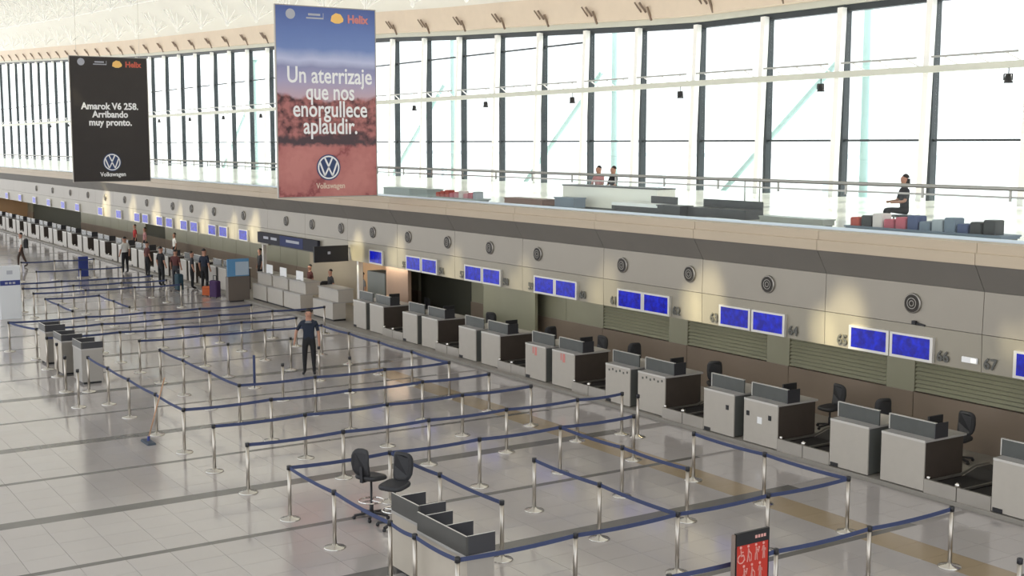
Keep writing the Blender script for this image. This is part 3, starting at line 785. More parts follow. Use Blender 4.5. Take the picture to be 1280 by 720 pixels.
# numbers: pair k from the right is 65/66, 63/64, ...
rotw = (math.pi/2, 0, -math.pi/2)
nums = [(67, S187(15.2), 'at the right edge beside the small white light')]
for k, p in enumerate(prs[1:7]):
    nums.append((66-2*k, S187(p[0])-0.68, 'right of the %s screen pair from the right' % nthn(k+1))); nums.append((65-2*k, S187(p[1])+0.70, 'left of the %s screen pair from the right' % nthn(k+1)))
for v, y, wh in nums:
    o = text('counter_number', str(v), 0.27, M['numb'], None, (18.67, y, 2.47), rotw, bold=0.006, depth=0.006)
    tag(o, 'grey number %d on the bulkhead, %s' % (v, wh), 'number', 'counter numbers on the bulkhead')
vent = None; vi = 0
for y in [12.6, 16.79, 20.92, 23.66, 26.38, 30.43, 33.11, 35.76, 38.5, 41.25, 43.96, 46.7, 49.37, 54.3, 58.2, 61.5, 64.5, 69.0, 73.3, 77.4, 81.5, 86, 91, 96]:
    yy = y*18.7/20.6
    if vent is None:
        vent = empty('air_vent')
        MB().lathe([(0.165, -0.05), (0.185, -0.045), (0.19, 0.0)], 20, (0, 0, 0), axis='x').build('ring', M['steel_dk'], vent, smooth=True)
        g = MB(); g.lathe([(0.165, -0.054), (0.165, -0.045)], 20, (0, 0, 0), axis='x')
        d = g.build('dark_core', M['ventdk'], vent)
        for rr in (0.05, 0.10):
            g = MB(); n_ = 14
            for i in range(n_):
                a, b = 2*math.pi*i/n_, 2*math.pi*(i+1)/n_
                g.bar((-0.058, rr*math.cos(a), rr*math.sin(a)), (-0.058, rr*math.cos(b), rr*math.sin(b)), 0.012)
            g.build('grille_ring', M['steel_dk'], vent)
        o = vent
    else: o = copy_tree(vent)
    o.location = (18.70, yy, 3.375)
    tag(o, 'round dark air vent in the bulkhead, %s from the right' % nthn(vi+1), 'vent', 'round air vents in the bulkhead'); vi += 1
# emergency light and small spotlight bracket near number 66
e = empty('emergency_light', (18.69, 13.95, 2.50), label='small white emergency light on the bulkhead right of number 66', cat='lamp')
MB().box((-0.05, -0.16, -0.05), (0, 0.16, 0.05), 0.01).build('housing', M['white'], e)
MB().box((-0.055, -0.14, -0.03), (-0.05, -0.05, 0.03)).build('lens', M['lampglow'], e)
e = empty('bracket_arm', (18.68, 14.95, 2.99), label='small black arm sticking out of the bulkhead seam above the right screens', cat='bracket')
MB().bar((0, 0, 0), (-0.02, 0.22, 0.03), 0.035).build('arm', M['black'], e)
MB().box((-0.06, 0.18, 0.0), (0.0, 0.26, 0.07)).build('head', M['black'], e)

# long dark header sign and black display over the booth
h = empty('header_sign', (18.62, 44.6, 2.6), label='long dark blue header sign over the beige booth', cat='sign')
MB().box((-0.05, -2.9, -0.20), (0.05, 2.9, 0.22)).build('board', mat('header_dark', (0.018, 0.018, 0.028), 0.7, 0, 0.3, 2), h)
MB().box((-0.055, -1.6, -0.18), (-0.05, 0.6, 0.20)).build('blue_field', mat('header_blue', (0.02, 0.03, 0.11), 0.7), h)
for k, (y, w_) in enumerate(((-0.3, 0.28), (-0.9, 0.36), (1.2, 0.30), (2.0, 0.25))):
    MB().box((-0.06, y-w_, -0.02), (-0.055, y+w_, 0.08)).build('lettering', M['lgrey'], h)
h = empty('black_display', (17.36, 39.25, 2.28), label='wide black display panel projecting from the bulkhead at the right end of the booth', cat='screen')
MB().box((0, 0, 0), (1.28, 0.09, 0.55), 0.01).build('panel', M['black'], h)
MB().box((0.50, -0.005, 0.27), (0.60, 0, 0.36)).build('lettering', M['lgrey'], h)
MB().bar((1.27, 0.045, 0.45), (1.32, 0.045, 0.45), 0.04).build('bracket', M['steel_dk'], h)

# two-tier ticket counters in front of the booth
tk = None
for i, (y0, y1) in enumerate(((43.05, 44.62), (44.75, 46.25), (46.38, 47.85), (40.2, 41.9))):
    lab = ['two-tier white ticket counter in front of the booth, rightmost of three together', 'two-tier white ticket counter in front of the booth, middle of three together',
           'two-tier white ticket counter in front of the booth, leftmost of three together', 'two-tier white ticket counter standing alone near the white post'][i]
    r = empty('ticket_counter', (18.45, y0, zp), label=lab, cat='counter', group='ticket counters of the booth')
    l = y1-y0
    MB().box((0, 0, 0.06), (0.5, l, 0.62)).build('lower_front', M['front'], r)
    MB().box((0.03, 0, 0.0), (0.5, l, 0.06)).build('plinth', M['black'], r)
    MB().box((0.22, 0.0, 0.66), (0.8, l-0.03, 1.08)).build('upper_front', M['front'], r)
    MB().box((0.0, 0, 0.62), (0.8, l, 0.66)).build('shelf', M['worktop'], r)
    MB().box((0.18, -0.01, 1.08), (0.85, l, 1.11)).build('worktop', M['worktop'], r)
for i, (y, lab) in enumerate(((46.9, 'left white notice standing on the ticket counters'), (45.5, 'middle white notice standing on the ticket counters'), (43.9, 'right white notice standing on the ticket counters'))):
    r = empty('notice_board', (18.8, y, zp+1.11), label=lab, cat='sign', group='white notices on the ticket counters')
    MB().box((0, -0.32, 0.0), (0.02, 0.32, 0.34)).build('sheet', M['white'], r); MB().box((0, -0.12, 0), (0.15, 0.12, 0.02)).build('foot', M['steel_dk'], r)
# grey cabinet by the white post
r = empty('tall_cabinet', (19.9, 40.25, zp), label='tall dark grey cabinet just right of the white booth post', cat='cabinet')
MB().box((0, -1.3, 0), (0.6, 0.1, 1.72)).build('body', M['kioskgrey'], r); MB().box((-0.015, -1.28, 0.02), (0, 0.08, 1.70)).build('door', mat('cabinet_door', (0.15, 0.16, 0.145), 0.4), r)

# ------------------------------------------------------------------ hanging banners
def ring_logo(r_, par, x, z, yf, disc, line, ringw=0.13):
    mb = MB(); mb.lathe([(r_*1.12, 0), (r_*1.12, 0.006)], 28, (x, yf-0.006, z), axis='y'); mb.build('logo_disc', disc, par)
    mb = MB(); n = 28; y = yf-0.012
    def seg(a, b, w):
        mb.bar((x+a[0]*r_, y, z+a[1]*r_), (x+b[0]*r_, y, z+b[1]*r_), w*r_, 0.006) if False else None
        d = Vector((b[0]-a[0], b[1]-a[1])).normalized(); q = Vector((-d.y, d.x))*w/2
        pts = [(a[0]+q.x, a[1]+q.y), (b[0]+q.x, b[1]+q.y), (b[0]-q.x, b[1]-q.y), (a[0]-q.x, a[1]-q.y)]
        vs = [(x+p[0]*r_, y, z+p[1]*r_) for p in pts]+[(x+p[0]*r_, y+0.006, z+p[1]*r_) for p in pts]
        mb.add(vs, [(0, 1, 2, 3), (7, 6, 5, 4), (0, 4, 5, 1), (1, 5, 6, 2), (2, 6, 7, 3), (3, 7, 4, 0)])
    for i in range(n):
        a, b = 2*math.pi*i/n, 2*math.pi*(i+1)/n
        seg((0.95*math.cos(a), 0.95*math.sin(a)), (0.95*math.cos(b), 0.95*math.sin(b)), ringw)
    seg((-0.36, 0.84), (-0.03, 0.13), 0.15); seg((0.36, 0.84), (0.03, 0.13), 0.15); seg((-0.08, 0.12), (0.08, 0.12), 0.13)
    seg((-0.80, 0.42), (-0.36, -0.72), 0.15); seg((-0.36, -0.72), (0.0, -0.02), 0.14); seg((0.0, -0.02), (0.36, -0.72), 0.14); seg((0.36, -0.72), (0.80, 0.42), 0.15)
    mb.build('logo', line, par)

def banner(x0, x1, yb, z0, z1, mface, label):
    r = empty('hanging_banner', (x0, yb, z0), label=label, cat='banner')
    w, h = x1-x0, z1-z0
    MB().box((0, 0, 0), (w, 0.05, h)).build('sheet', mface, r)
    fr = MB(); fr.box((-0.03, -0.01, -0.03), (0, 0.06, h+0.03)); fr.box((w, -0.01, -0.03), (w+0.03, 0.06, h+0.03)); fr.box((0, -0.01, h), (w, 0.06, h+0.03)); fr.box((0, -0.01, -0.03), (w, 0.06, 0))
    fr.build('frame', M['steel_dk'], r)
    for cx in (0.3, w-0.3):
        MB().bar((cx, 0.025, h+0.03), (cx, 0.025, zc(x0+cx, yb)-z0), 0.015, n=5).build('cable', M['steel'], r)
    return r, w, h
def top_logos(r, w, h, dim, shellc, redc):
    mb = MB(); mb.lathe([(0.155, 0), (0.155, 0.006)], 20, (w*0.145, -0.007, h*0.958), axis='y'); mb.build('round_crest', dim, r)
    mb = MB(); mb.box((w*0.32, -0.007, h*0.955), (w*0.44, -0.001, h*0.966)); mb.box((w*0.30, -0.007, h*0.938), (w*0.47, -0.001, h*0.946)); mb.box((w*0.468, -0.007, h*0.938), (w*0.473, -0.001, h*0.970)); mb.build('wordmark', dim, r)
    # scallop shell emblem
    mb = MB(); n = 9; cx, cz = w*0.61, h*0.948-0.10; ring = [(cx-0.07, cz-0.06), (cx+0.07, cz-0.06)]
    for i in range(n+1):
        a = math.radians(-10+200*i/n); rr = 0.22*(1.0 if i % 2 else 0.93); ring.append((cx+rr*math.cos(a), cz+0.04+rr*math.sin(a)))
    vs = [(p[0], -0.008, p[1]) for p in ring]+[(p[0], -0.001, p[1]) for p in ring]; m_ = len(ring)
    mb.add(vs, [tuple(range(m_)), tuple(range(2*m_-1, m_-1, -1))]+[(i, i+m_, (i+1) % m_+m_, (i+1) % m_) for i in range(m_)]); mb.build('shell_emblem', shellc, r)
    text('red_wordmark', 'Helix', 0.34, redc, r, (w*0.82, -0.004, h*0.945), bold=0.012, sx=0.95)

b1, w, h = banner(14.80, 18.12, 36.0, 4.68, 10.46, M['desert'], 'tall hanging banner with blue sky, red desert and large white slogan')
top_logos(b1, w, h, M['lgrey'], M['amber'], M['pinkprint'])
for s_, z in (('Un aterrizaje', 0.640), ('que nos', 0.553), ('enorgullece', 0.462), ('aplaudir.', 0.372)):
    o = text('slogan', s_, 0.70 if True else 0, M['white'], b1, (w*0.53, -0.006, h*z), bold=0.010, sx={'Un aterrizaje': 0.78, 'que nos': 0.74, 'enorgullece': 0.77, 'aplaudir.': 0.77}[s_])
ring_logo(0.36, b1, w*0.50, h*0.155, 0.0, M['navyprint'], M['white'])
text('brand_wordmark', 'Volkswagen', 0.24, M['amber'] if False else mat('print_cream', (0.75, 0.60, 0.48), 0.5), b1, (w*0.52, -0.004, h*0.055), bold=0.004, sx=0.85)

b2, w, h = banner(13.68, 17.02, 56.4, 4.66, 10.08, M['bannerblack'], 'black hanging banner with small white lettering and round logo')
top_logos(b2, w, h, M['lgrey'], M['amber'], M['redprint'])
for s_, z in (('Amarok V6 258.', 0.605), ('Arribando', 0.540), ('muy pronto.', 0.475)):
    text('slogan', s_, 0.40, M['white'], b2, (w*0.50, -0.006, h*z), bold=0.013, sx=0.93)
ring_logo(0.36, b2, w*0.50, h*0.155, 0.0, M['navyprint'], M['white'])
text('brand_wordmark', 'Volkswagen', 0.26, M['white'], b2, (w*0.51, -0.004, h*0.055), bold=0.006, sx=0.9)

# ------------------------------------------------------------------ floor signs
r = empty('queue_sign', (10.77, 11.46, 0), label='red sign with black header and pale wheelchair and people symbols, between two belts', cat='sign')
for x in (0.0,):
    MB().lathe([(0.15, 0), (0.15, 0.012), (0.03, 0.04), (0.028, 1.34), (0.02, 1.35)], 12, (x, 0, 0)).build('post', mat('sign_post_brown', (0.17, 0.12, 0.095), 0.4), r, smooth=True)
MB().box((0.035, -0.015, 0.35), (0.605, 0.015, 1.34)).build('board', M['red'], r)
MB().box((0.035, -0.02, 1.19), (0.605, -0.015, 1.34)).build('header', M['black'], r)
fr = MB(); fr.box((0.03, -0.022, 0.34), (0.045, 0.02, 1.355)); fr.box((0.595, -0.022, 0.34), (0.61, 0.02, 1.355)); fr.box((0.045, -0.022, 1.34), (0.595, 0.02, 1.355)); fr.box((0.045, -0.022, 0.34), (0.595, 0.02, 0.35)); fr.build('frame', M['black'], r)
pk = mat('pictogram_pink', (0.72, 0.36, 0.32), 0.5)
def picto(x, z, kind, s=1.0):
    mb = MB(); f = lambda u, v: (x+u*s, -0.019, z+v*s)
    def b_(a, c, w_=0.016): mb.bar(f(*a), f(*c), 0.006, w_*s)
    mb.lathe([(0.013*s, 0), (0.013*s, 0.004)], 10, (x-0.005*s, -0.021, z+0.075*s), axis='y')
    if kind == 0:      # wheelchair
        b_((-0.005, 0.055), (0, 0.0)); b_((0, 0.0), (0.03, 0.0)); b_((0.03, 0), (0.04, -0.045)); b_((0, 0.03), (0.028, 0.03), 0.01)
        for i in range(12):
            a, c = math.radians(100+i*22), math.radians(100+(i+1)*22); b_((0.038*math.cos(a), -0.03+0.038*math.sin(a)), (0.038*math.cos(c), -0.03+0.038*math.sin(c)), 0.010)
    elif kind == 1:    # figure with stick
        b_((-0.005, 0.055), (-0.01, -0.005), 0.022); b_((-0.01, 0), (-0.02, -0.065)); b_((-0.008, 0), (0.012, -0.065)); b_((0, 0.035), (0.03, 0.0), 0.01); b_((0.03, 0.0), (0.03, -0.065), 0.008)
    elif kind == 2:    # carrying a child
        b_((-0.005, 0.055), (-0.005, -0.005), 0.026); b_((-0.012, 0), (-0.015, -0.065)); b_((0.005, 0), (0.008, -0.065)); b_((0, 0.03), (0.03, 0.02), 0.012); mb.lathe([(0.010*s, 0), (0.010*s, 0.004)], 8, (x+0.032*s, -0.021, z+0.045*s), axis='y'); b_((0.03, 0.035), (0.02, 0.0), 0.014)
    else:              # pregnant figure
        b_((-0.005, 0.055), (-0.005, -0.005), 0.022); b_((0.012, 0.03), (0.012, 0.005), 0.022); b_((-0.01, 0), (-0.014, -0.065)); b_((0.003, 0), (0.006, -0.065)); b_((-0.012, 0.05), (-0.022, 0.005), 0.009)
    mb.build('pictogram', pk, r)
for k in range(4): picto(0.12+k*0.133, 1.055, k, 1.45)
picto(0.32, 0.80, 1, 1.45); picto(0.18, 0.80, 2, 1.45); picto(0.46, 0.80, 3, 1.45)
for k in range(4): MB().box((0.36+k*0.05, -0.023, 1.25), (0.395+k*0.05, -0.020, 1.29)).build('header_mark', pk, r)

r = empty('totem_sign', (8.78, 47.6, 0), label='white upright totem sign with a blue band at the left edge', cat='sign')
MB().box((0, 0, 0), (0.74, 0.12, 1.93), 0.02).build('body', M['offwhite'], r)
MB().box((0.03, -0.008, 1.22), (0.72, 0, 1.40)).build('blue_band', M['blue'], r)
for k in range(3): MB().box((0.20+k*0.13, -0.012, 1.27), (0.29+k*0.13, -0.008, 1.34)).build('band_mark', M['lgrey'], r)
MB().box((0.27, -0.006, 1.62), (0.47, 0, 1.76)).build('grey_symbol', M['lgrey'], r)
r = empty('small_blue_sign', (14.75, 60.6, 0), label='small navy blue sign standing among the far belt rows', cat='sign')
MB().box((0, 0, 0.05), (0.45, 0.08, 1.0)).build('board', M['blue'], r); MB().box((-0.05, -0.1, 0), (0.5, 0.2, 0.05)).build('foot', M['steel_dk'], r)
r = empty('poster_stand', (18.0, 47.9, 0), label='brown stand with a light blue poster at the left end of the ticket counters', cat='sign')
MB().box((-0.55, 0, 0.05), (0.35, 0.3, 1.0)).build('body', mat('stand_brown', (0.14, 0.115, 0.095), 0.5), r)
MB().box((-0.55, 0.05, 1.02), (0.35, 0.12, 1.72)).build('board', M['cyan'], r)
MB().box((-0.22, 0.04, 1.06), (0.33, 0.05, 1.60)).build('sheet', mat('poster_pale', (0.42, 0.52, 0.62), 0.5), r)
MB().box((-0.5, 0.03, 0), (0.3, 0.27, 0.05)).build('plinth', M['black'], r)

# dust mop leaning against the belt
r = empty('dust_mop', (7.62, 26.0, 0), label='blue-grey dust mop with a wooden handle leaning on the belt', cat='mop')
MB().bar((0, 0, 0.08), (0.50, 0.35, 1.30), 0.028, n=8).build('handle', M['kraft'], r, smooth=True)
MB().box((-0.09, -0.26, 0.0), (0.09, 0.26, 0.05), 0.03).build('head', M['mopfab'], r)
MB().bar((0, 0, 0.03), (0.02, 0.015, 0.14), 0.06, n=8).build('swivel', M['blue'], r)

# ------------------------------------------------------------------ people
def person(name_label, loc, rz, mats, pose='stand', h=1.75, detail=False, group=None, hair_long=False):
    """one skinned body; local +Y is the way the person faces"""
    shirt, trous, shoe = mats
    k = h/1.75
    V = []; E = []; R = []; T = []
    def v(p, r, t): V.append(tuple(c*k for c in p)); R.append(r*k); T.append(t); return len(V)-1
    def e(a, b): E.append((a, b))
    hz = 0.93; lean = 0.0; seat = pose in ('sit',)
    if seat: hz = 0.50
    pel = v((0, 0, hz), 0.135, 1); sp1 = v((0, 0.01, hz+0.18), 0.125, 0); ch = v((0, 0.0, hz+0.38), 0.145, 0); nk = v((0, 0.0, hz+0.53), 0.06, 2); hd0 = v((0, 0.018, hz+0.625), 0.090, 2); hd1 = v((0, 0.015, hz+0.71), 0.112, 2); hd2 = v((0, 0.0, hz+0.775), 0.085, 2)
    for a, b in ((pel, sp1), (sp1, ch), (ch, nk), (nk, hd0), (hd0, hd1), (hd1, hd2)): e(a, b)
    if detail:
        ns = v((0, 0.105, hz+0.665), 0.016, 2); e(hd1, ns)
    for s in (-1, 1):
        hip = v((0.10*s, 0, hz-0.06), 0.095, 1); e(pel, hip)
        if seat:
            kn = v((0.12*s, 0.42, 0.48), 0.065, 1); an = v((0.12*s, 0.40, 0.09), 0.042, 1); toe = v((0.13*s, 0.56, 0.045), 0.038, 3)
        elif pose == 'walk':
            kn = v((0.10*s, 0.13*s+0.03, 0.50), 0.068, 1); an = v((0.10*s, 0.22*s-0.05, 0.09 if s > 0 else 0.13), 0.044, 1); toe = v((0.11*s, 0.22*s+0.12, 0.042), 0.038, 3)
        else:
            kn = v((0.115*s, 0.02, 0.49), 0.070, 1); an = v((0.125*s, 0, 0.09), 0.045, 1); toe = v((0.15*s, 0.17, 0.045), 0.040, 3)
        e(hip, kn); e(kn, an); e(an, toe)
        sh = v((0.185*s, 0, hz+0.45), 0.062, 0); e(ch, sh)
        if seat: el = v((0.25*s, 0.08, hz+0.18), 0.042, 2); wr = v((0.16*s, 0.32, hz+0.16), 0.030, 2)
        elif pose == 'hip' and s > 0: el = v((0.34*s, -0.08, hz+0.20), 0.044, 2); wr = v((0.36*s, 0.06, hz+0.0), 0.031, 2)
        else: el = v((0.25*s, -0.02, hz+0.17), 0.044, 2); wr = v((0.27*s, 0.06, hz-0.07), 0.031, 2)
        ue = v(tuple((Vector(V[sh])*0.45+Vector(V[el])*0.55)/k), 0.050, 0)
        e(sh, ue); e(ue, el); e(el, wr)
        d = (Vector(V[wr])-Vector(V[el])).normalized(); w0 = Vector(V[wr])/k
        pm_ = v(tuple(w0+d*0.07), 0.036, 2); e(wr, pm_)
        if detail:
            side = Vector((0, 1, 0))
            for i, (off, ln) in enumerate(((-0.028, 0.07), (-0.010, 0.085), (0.010, 0.080), (0.028, 0.062))):
                a1 = v(tuple(w0+d*(0.10+ln*0.4)+side*off), 0.010, 2); a2 = v(tuple(w0+d*(0.09+ln)+side*off*1.1+Vector((-0.012*s, 0.006, 0))), 0.008, 2); e(pm_, a1); e(a1, a2)
            t1 = v(tuple(w0+d*0.06+side*0.045), 0.011, 2); t2 = v(tuple(w0+d*0.10+side*0.058), 0.009, 2); e(wr, t1); e(t1, t2)
    me = bpy.data.meshes.new('tmp'); me.from_pydata(V, E, [])
    o = bpy.data.objects.new('tmp', me); COL.objects.link(o)
    sk = o.modifiers.new('skin', 'SKIN'); sk.use_smooth_shade = True
    for i, r_ in enumerate(R):
        me.skin_vertices[0].data[i].radius = (r_, r_)
        if i in (pel, sp1, ch): me.skin_vertices[0].data[i].radius = (r_*1.12, r_*0.80)
    me.skin_vertices[0].data[0].use_root = True
    ss = o.modifiers.new('sub', 'SUBSURF'); ss.levels = 1; ss.render_levels = 1
    dg = bpy.context.evaluated_depsgraph_get(); out = bpy.data.meshes.new_from_object(o.evaluated_get(dg))
    bpy.data.objects.remove(o)
    out.materials.clear()
    for m_ in (shirt, trous, M['skin'], shoe): out.materials.append(m_)
    segs = [(Vector(V[a]), Vector(V[b]), T[b] if T[b] != 1 or T[a] == 1 else T[b]) for a, b in E]
    def segt(a, b): return T[b]
    for p in out.polygons:
        c = Vector(p.center); best = 9e9; t = 0
        for (a, b), (va, vb, _) in zip(E, segs):
            ab = vb-va; u = max(0, min(1, (c-va).dot(ab)/ab.length_squared)); dd = (c-(va+ab*u)).length
            rr = R[a]*(1-u)+R[b]*u; dd -= rr
            if dd < best:
                best = dd; t = (T[a] if u < 0.5 else T[b])
        p.material_index = t; p.use_smooth = True
    r = empty('person', loc, rz, name_label, 'person', group)
    link('body', out, r)
    # hair
    hc = Vector((0, -0.004, hz+0.715))*k
    mb = MB(); n = 14; prof = []
    for i in range(7):
        a = math.radians(8+82*i/6); prof.append((max(0.004, 0.092*k*math.cos(a)), 0.118*k*math.sin(a)))
    mb.lathe(prof, n, tuple(hc+Vector((0, -0.012*k, 0)))); 
    if hair_long: mb.lathe([(0.05*k, -0.20*k), (0.085*k, -0.10*k), (0.085*k, 0.0)], n, tuple(hc+Vector((0, -0.035*k, 0))))
    mb.build('hair', M['hair'], r, smooth=True)
    if detail:
        for s in (-1, 1):
            MB().lathe([(0.004, -0.004), (0.011, 0), (0.004, 0.004)], 8, (0.032*s*k, (0.020+0.083)*k, (hz+0.70)*k), axis='y').build('eye', M['black'], r)
            MB().lathe([(0.008, -0.014), (0.020, 0), (0.008, 0.014)], 8, (0.092*s*k, 0.01*k, (hz+0.69)*k), axis='x').build('ear', M['skin'], r, smooth=True)
        MB().box((-0.022*k, 0.094*k, (hz+0.628)*k), (0.022*k, 0.104*k, (hz+0.636)*k)).build('mouth', mat('lips', (0.28, 0.08, 0.07), 0.5), r)
    return r
face_cam = math.radians(180-22)
man = person('man in navy T-shirt and dark trousers standing between the belts, hand near hip', (13.73, 31.5, 0), math.radians(150), (C_NAVY, C_BLACK, M['black']), 'hip', 1.83, True)
collar = MB().lathe([(0.125, -0.03), (0.085, 0.035)], 12, (0, 0, (0.93+0.475)*1.83/1.75)); collar.build('collar', C_GREY, man, smooth=True)
p = person('person in white shirt and dark trousers standing before the distant counters', (17.2, 61.5, 0), math.radians(20), (C_WHITE, C_BLACK, M['black']), 'stand', 1.80)
p = person('walking traveller in pale shirt, brown trousers and black backpack at far left', (13.6, 67.5, 0), math.radians(75), (C_WHITE, C_BROWN, M['black']), 'walk', 1.78)
bp = MB().box((-0.17, -0.34, 0.98), (0.17, -0.13, 1.47), 0.06).build('backpack', M['black'], None); bp.matrix_world = Matrix.Translation((13.6, 67.5, 0)) @ Matrix.Rotation(math.radians(75), 4, 'Z')
tag(bp, 'black backpack carried by the walking traveller at far left', 'backpack')
grp = 'dark-clothed travellers queuing at the counters'
for (x, y, rz, ms, hh, lab) in [
    (16.95, 55.0, -70, (C_BLACK, C_BLACK, M['black']), 1.78, 'traveller all in black, leftmost of the dark group by the counters'),
    (17.35, 54.2, -50, (C_DRED, C_DGREY, M['black']), 1.68, 'traveller in a dark maroon top behind the dark teal suitcase'),
    (17.75, 53.2, -100, (C_DGREY, C_BLACK, M['black']), 1.66, 'traveller in dark grey, second from right in the dark group'),
    (18.0, 52.3, -60, (C_NAVY, C_BLACK, M['black']), 1.82, 'tall traveller in navy, rightmost of the dark group by the counters'),
    (17.6, 59.2, -80, (C_DRED, C_BLACK, M['black']), 1.70, 'traveller in a maroon top just right of the white-shirted person')]:
    person(lab, (x, y, 0), math.radians(rz), ms, 'stand', hh, group=grp)
for (x, y, rz, ms, hh, lab) in [
    (20.6, 71.5, 90, (C_RED, C_BLACK, M['black']), 1.68, 'agent in red behind the far counters, left of the dark doorway'),
    (20.6, 69.6, 90, (C_PINK, C_BLACK, M['black']), 1.62, 'agent in pink behind the far counters beside the one in red'),
    (20.6, 64.4, 90, (C_WHITE, C_BLACK, M['black']), 1.62, 'agent in white behind the counter near the dark doorway'),
    (20.5, 52.2, 90, (C_DGREY, C_BLACK, M['black']), 1.66, 'agent in dark grey behind the counter above the suitcases'),
    (19.8, 43.3, 90, (C_DGREY, C_BLACK, M['black']), 1.52, 'clerk in dark grey behind the rightmost grouped ticket counter'),
    (19.8, 45.2, 90, (C_DRED, C_BLACK, M['black']), 1.55, 'clerk in maroon behind the middle ticket counter'),
    (20.2, 41.4, 90, (C_GREY, C_BLACK, M['black']), 1.55, 'clerk in grey behind the lone ticket counter')]:
    person(lab, (x, y, zp), math.radians(rz), ms, 'stand', hh)
# suitcases by the group
for i, (x, y, m_, lab) in enumerate(((17.1, 53.0, cloth('teal_case', (0.02, 0.05, 0.07)), 'dark teal suitcase standing by the dark group'), (17.5, 49.6, cloth('purple_case', (0.05, 0.02, 0.08)), 'purple suitcase left of the blue poster stand'), (17.45, 50.3, cloth('orange_bag', (0.45, 0.10, 0.03)), 'small orange bag beside the purple suitcase'))):
    r = empty('suitcase', (x, y, 0), 0.3*i, lab, 'suitcase'); hh = 0.72 if i < 2 else 0.42
    MB().box((-0.13, -0.24, 0.05), (0.13, 0.24, hh), 0.04).build('shell', m_, r)
    for sx_ in (-0.1, 0.1):
        for sy in (-0.2, 0.2): MB().lathe([(0.025, -0.012), (0.025, 0.012)], 8, (sx_, sy, 0.025), axis='y').build('wheel', M['black'], r)
    mb = MB(); mb.bar((0, -0.1, hh), (0, -0.1, hh+0.2), 0.02); mb.bar((0, 0.1, hh), (0, 0.1, hh+0.2), 0.02); mb.bar((0, -0.11, hh+0.2), (0, 0.11, hh+0.2), 0.025); mb.build('handle', M['black'], r)

# ------------------------------------------------------------------ things on the mezzanine behind the glass
FZ = 4.50
def unit(name, x0, x1, y0, y1, hgt, m_, label, cat, base=None, top=None, group=None):
    r = empty(name, (x0, y0, FZ), label=label, cat=cat, group=group); w_, l = x1-x0, y1-y0
    MB().box((0.03, 0.03, 0), (w_-0.03, l-0.03, 0.07)).build('plinth', base or M['kioskgrey'], r)
    MB().box((0, 0, 0.07), (w_, l, hgt-0.03)).build('body', m_, r)
    MB().box((-0.02, -0.02, hgt-0.03), (w_+0.02, l+0.02, hgt)).build('top', top or m_, r)
    return r
gshelf = mat('grey_green_unit', (0.30, 0.34, 0.34), 0.5); darku = mat('dark_unit', (0.03, 0.028, 0.03), 0.4); slate = mat('slate_unit', (0.16, 0.20, 0.26), 0.5)
unit('display_counter', 19.9, 20.5, 35.9, 39.0, 0.32, gshelf, 'low grey-green display counter just right of the desert banner', 'counter')
r = unit('display_counter', 19.9, 20.4, 32.8, 35.6, 0.12, gshelf, 'low retail shelf with red and pink goods behind the glass', 'counter')
random.seed(3)
gm = [cloth('good_%d' % i, c) for i, c in enumerate([(0.45, 0.08, 0.06), (0.62, 0.25, 0.28), (0.35, 0.38, 0.42), (0.7, 0.62, 0.60), (0.08, 0.10, 0.20), (0.50, 0.12, 0.16)])]
for i in range(9):
    y = 35.3-i*0.29
    tag(MB().box((19.95, y-0.12, FZ+0.12), (20.2, y+0.12, FZ+0.12+0.14+0.04*(i % 3)), 0.02).build('goods_box', gm[(0, 0, 0, 5, 1, 3, 1, 5, 2)[i]]), '%s goods box from the left on the low retail shelf' % nthn(i+1), 'box', 'goods on the retail shelf')
unit('display_counter', 19.9, 20.4, 29.2, 31.2, 0.24, mat('crate_brown', (0.20, 0.10, 0.07), 0.5), 'brown retail crate with a purple-grey base behind the glass', 'counter')
unit('display_counter', 19.9, 20.3, 27.7, 28.6, 0.34, slate, 'small slate-blue box unit behind the glass, mid mezzanine', 'counter')
r = unit('cafe_counter', 20.6, 21.2, 25.0, 29.2, 0.66, M['mezz'], 'long white counter with a dark top where a person sits', 'counter', top=darku)
for i, (y0, y1, lab) in enumerate(((24.0, 26.0, 'dark bench with a white cushion behind the balustrade, left of the black planter'), (21.0, 23.0, 'black bench unit behind the balustrade, mid right'))):
    r = empty('bench', (19.9, y0, FZ), label=lab, cat='bench', group='dark benches on the mezzanine')
    l = y1-y0
    MB().box((0, 0, 0.22), (0.55, l, 0.30)).build('seat', darku if i else M['white'], r)
    MB().box((0, 0, 0.08), (0.55, l, 0.22)).build('frame', darku, r)
    for yy in (0.05, l-0.12): MB().box((0.05, yy, 0), (0.5, yy+0.07, 0.08)).build('leg', M['steel_dk'], r)
    MB().box((0.5, 0, 0.30), (0.55, l*0.5 if not i else l, 0.48)).build('backrest', darku, r)
unit('planter_box', 19.7, 20.1, 23.05, 23.9, 0.32, darku, 'black planter box between the two dark benches', 'planter')
# long shelf with goods at right
r = unit('display_counter', 19.75, 20.3, 14.2, 17.9, 0.14, slate, 'long low shop shelf packed with dark goods at the right', 'counter')
for i in range(12):
    y = 17.7-i*0.29
    tag(MB().box((19.8, y-0.125, FZ+0.14), (20.1, y+0.125, FZ+0.14+0.17+0.05*((i*7) % 3)), 0.02).build('goods_box', (gm[0], darku, gm[3], gm[5], gm[5], gm[4], slate, gm[2], slate, gm[4], darku, darku)[i]), '%s goods box from the left on the long shelf at right' % nthn(i+1), 'box', 'goods on the long shelf')
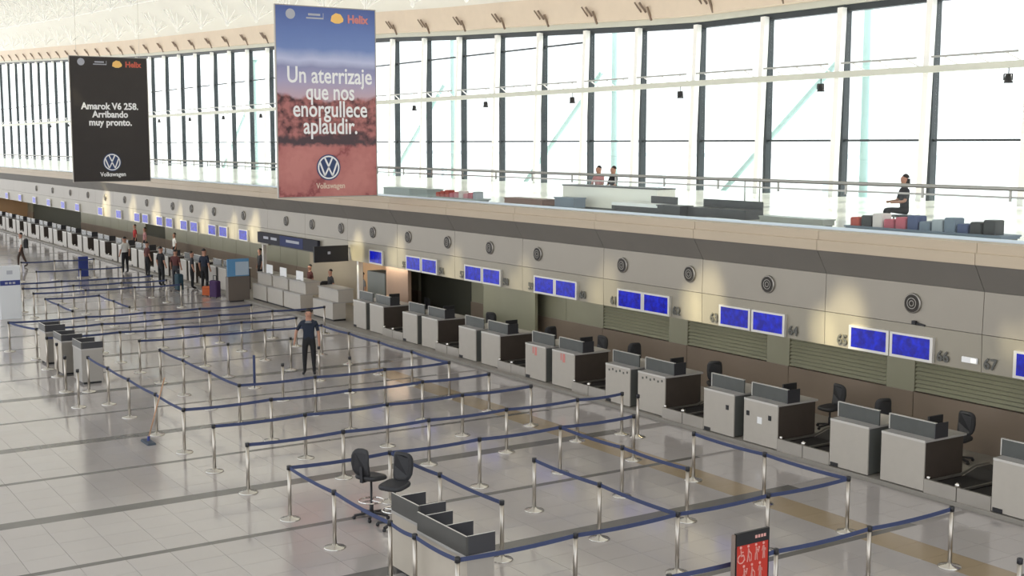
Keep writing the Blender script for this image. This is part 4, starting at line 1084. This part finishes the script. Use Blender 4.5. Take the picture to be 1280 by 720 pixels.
# poles
for i, y in enumerate((21.6, 22.1)):
    r = empty('slim_pole', (20.9, y, FZ), label='slim grey pole above the black bench unit, %s one' % ('right', 'left')[i], cat='pole')
    MB().bar((0, 0, 0), (0, 0, 1.0), 0.035, n=8).build('shaft', M['rail'], r); MB().lathe([(0.12, 0), (0.12, 0.02)], 10).build('foot', M['rail'], r)
unit('waste_bin', 19.95, 20.3, 18.7, 20.6, 0.20, M['rail'], 'low grey box unit behind the glass right of the black bench', 'cabinet')
# seated people with stools
for i, (x, y, rz, ms, lab) in enumerate(((22.1, 29.5, 100, (C_PINK, C_BLACK, M['black']), 'person in a pinkish top seated at the white mezzanine counter'), (22.1, 28.8, 80, (C_BLACK, C_BLACK, M['black']), 'person in black seated at the white mezzanine counter'), (21.3, 17.7, 60, (C_DGREY, C_BLACK, M['black']), 'dark-haired person seated alone behind the long goods shelf at right'))):
    pr = person(lab, (x, y, FZ), math.radians(rz), ms, 'sit', 1.55, group='people seated on the mezzanine', hair_long=(i == 2))
    s_ = empty('stool', (x, y, FZ), math.radians(rz), 'dark stool under the %s seated person on the mezzanine' % ('pink-topped', 'black-clad', 'dark-haired')[i], 'stool', 'stools on the mezzanine')
    MB().box((-0.2, -0.2, 0.26), (0.2, 0.2, 0.31), 0.02).build('seat', darku, s_)
    for a in (-0.16, 0.16):
        for b in (-0.16, 0.16): MB().bar((a, b, 0), (a, b, 0.26), 0.03).build('leg', M['steel_dk'], s_)

# ------------------------------------------------------------------ added lights without fixtures, imitating warm sun reflections on the bulkhead
def spot(x, y, z, tx, ty, tz, e, ang, blend=0.8, col=(1.0, 0.90, 0.58)):
    d = bpy.data.lights.new('added_sun_patch', 'SPOT'); d.energy = e; d.spot_size = math.radians(ang); d.spot_blend = blend; d.color = col; d.shadow_soft_size = 0.15
    o = bpy.data.objects.new('added_sun_patch', d); COL.objects.link(o); o.location = (x, y, z)
    o.rotation_euler = (Vector((tx, ty, tz))-Vector((x, y, z))).to_track_quat('-Z', 'Y').to_euler()
for (y, z, e, a) in [(12.6, 3.0, 500, 6), (16.9, 2.6, 1100, 9), (20.9, 2.7, 1000, 9), (24.6, 2.6, 500, 8), (28.3, 2.5, 500, 7), (32.0, 2.5, 700, 7), (35.6, 2.7, 900, 7), (38.6, 2.6, 1300, 7),
                     (48.0, 2.8, 1400, 8), (50.4, 2.7, 1300, 7), (54.0, 2.7, 1300, 8), (57.4, 2.7, 1200, 8), (61.0, 2.8, 1300, 9), (65.0, 2.8, 1200, 9), (70.0, 2.9, 1500, 11)]:
    spot(9.0, y-1.5, 14.0, 18.7, y, z+0.05, e*24, a*0.62, 0.9)
    spot(9.0, y+2.5, 13.0, 18.7, y+0.55, z-0.1, e*16, a*0.38, 0.7)
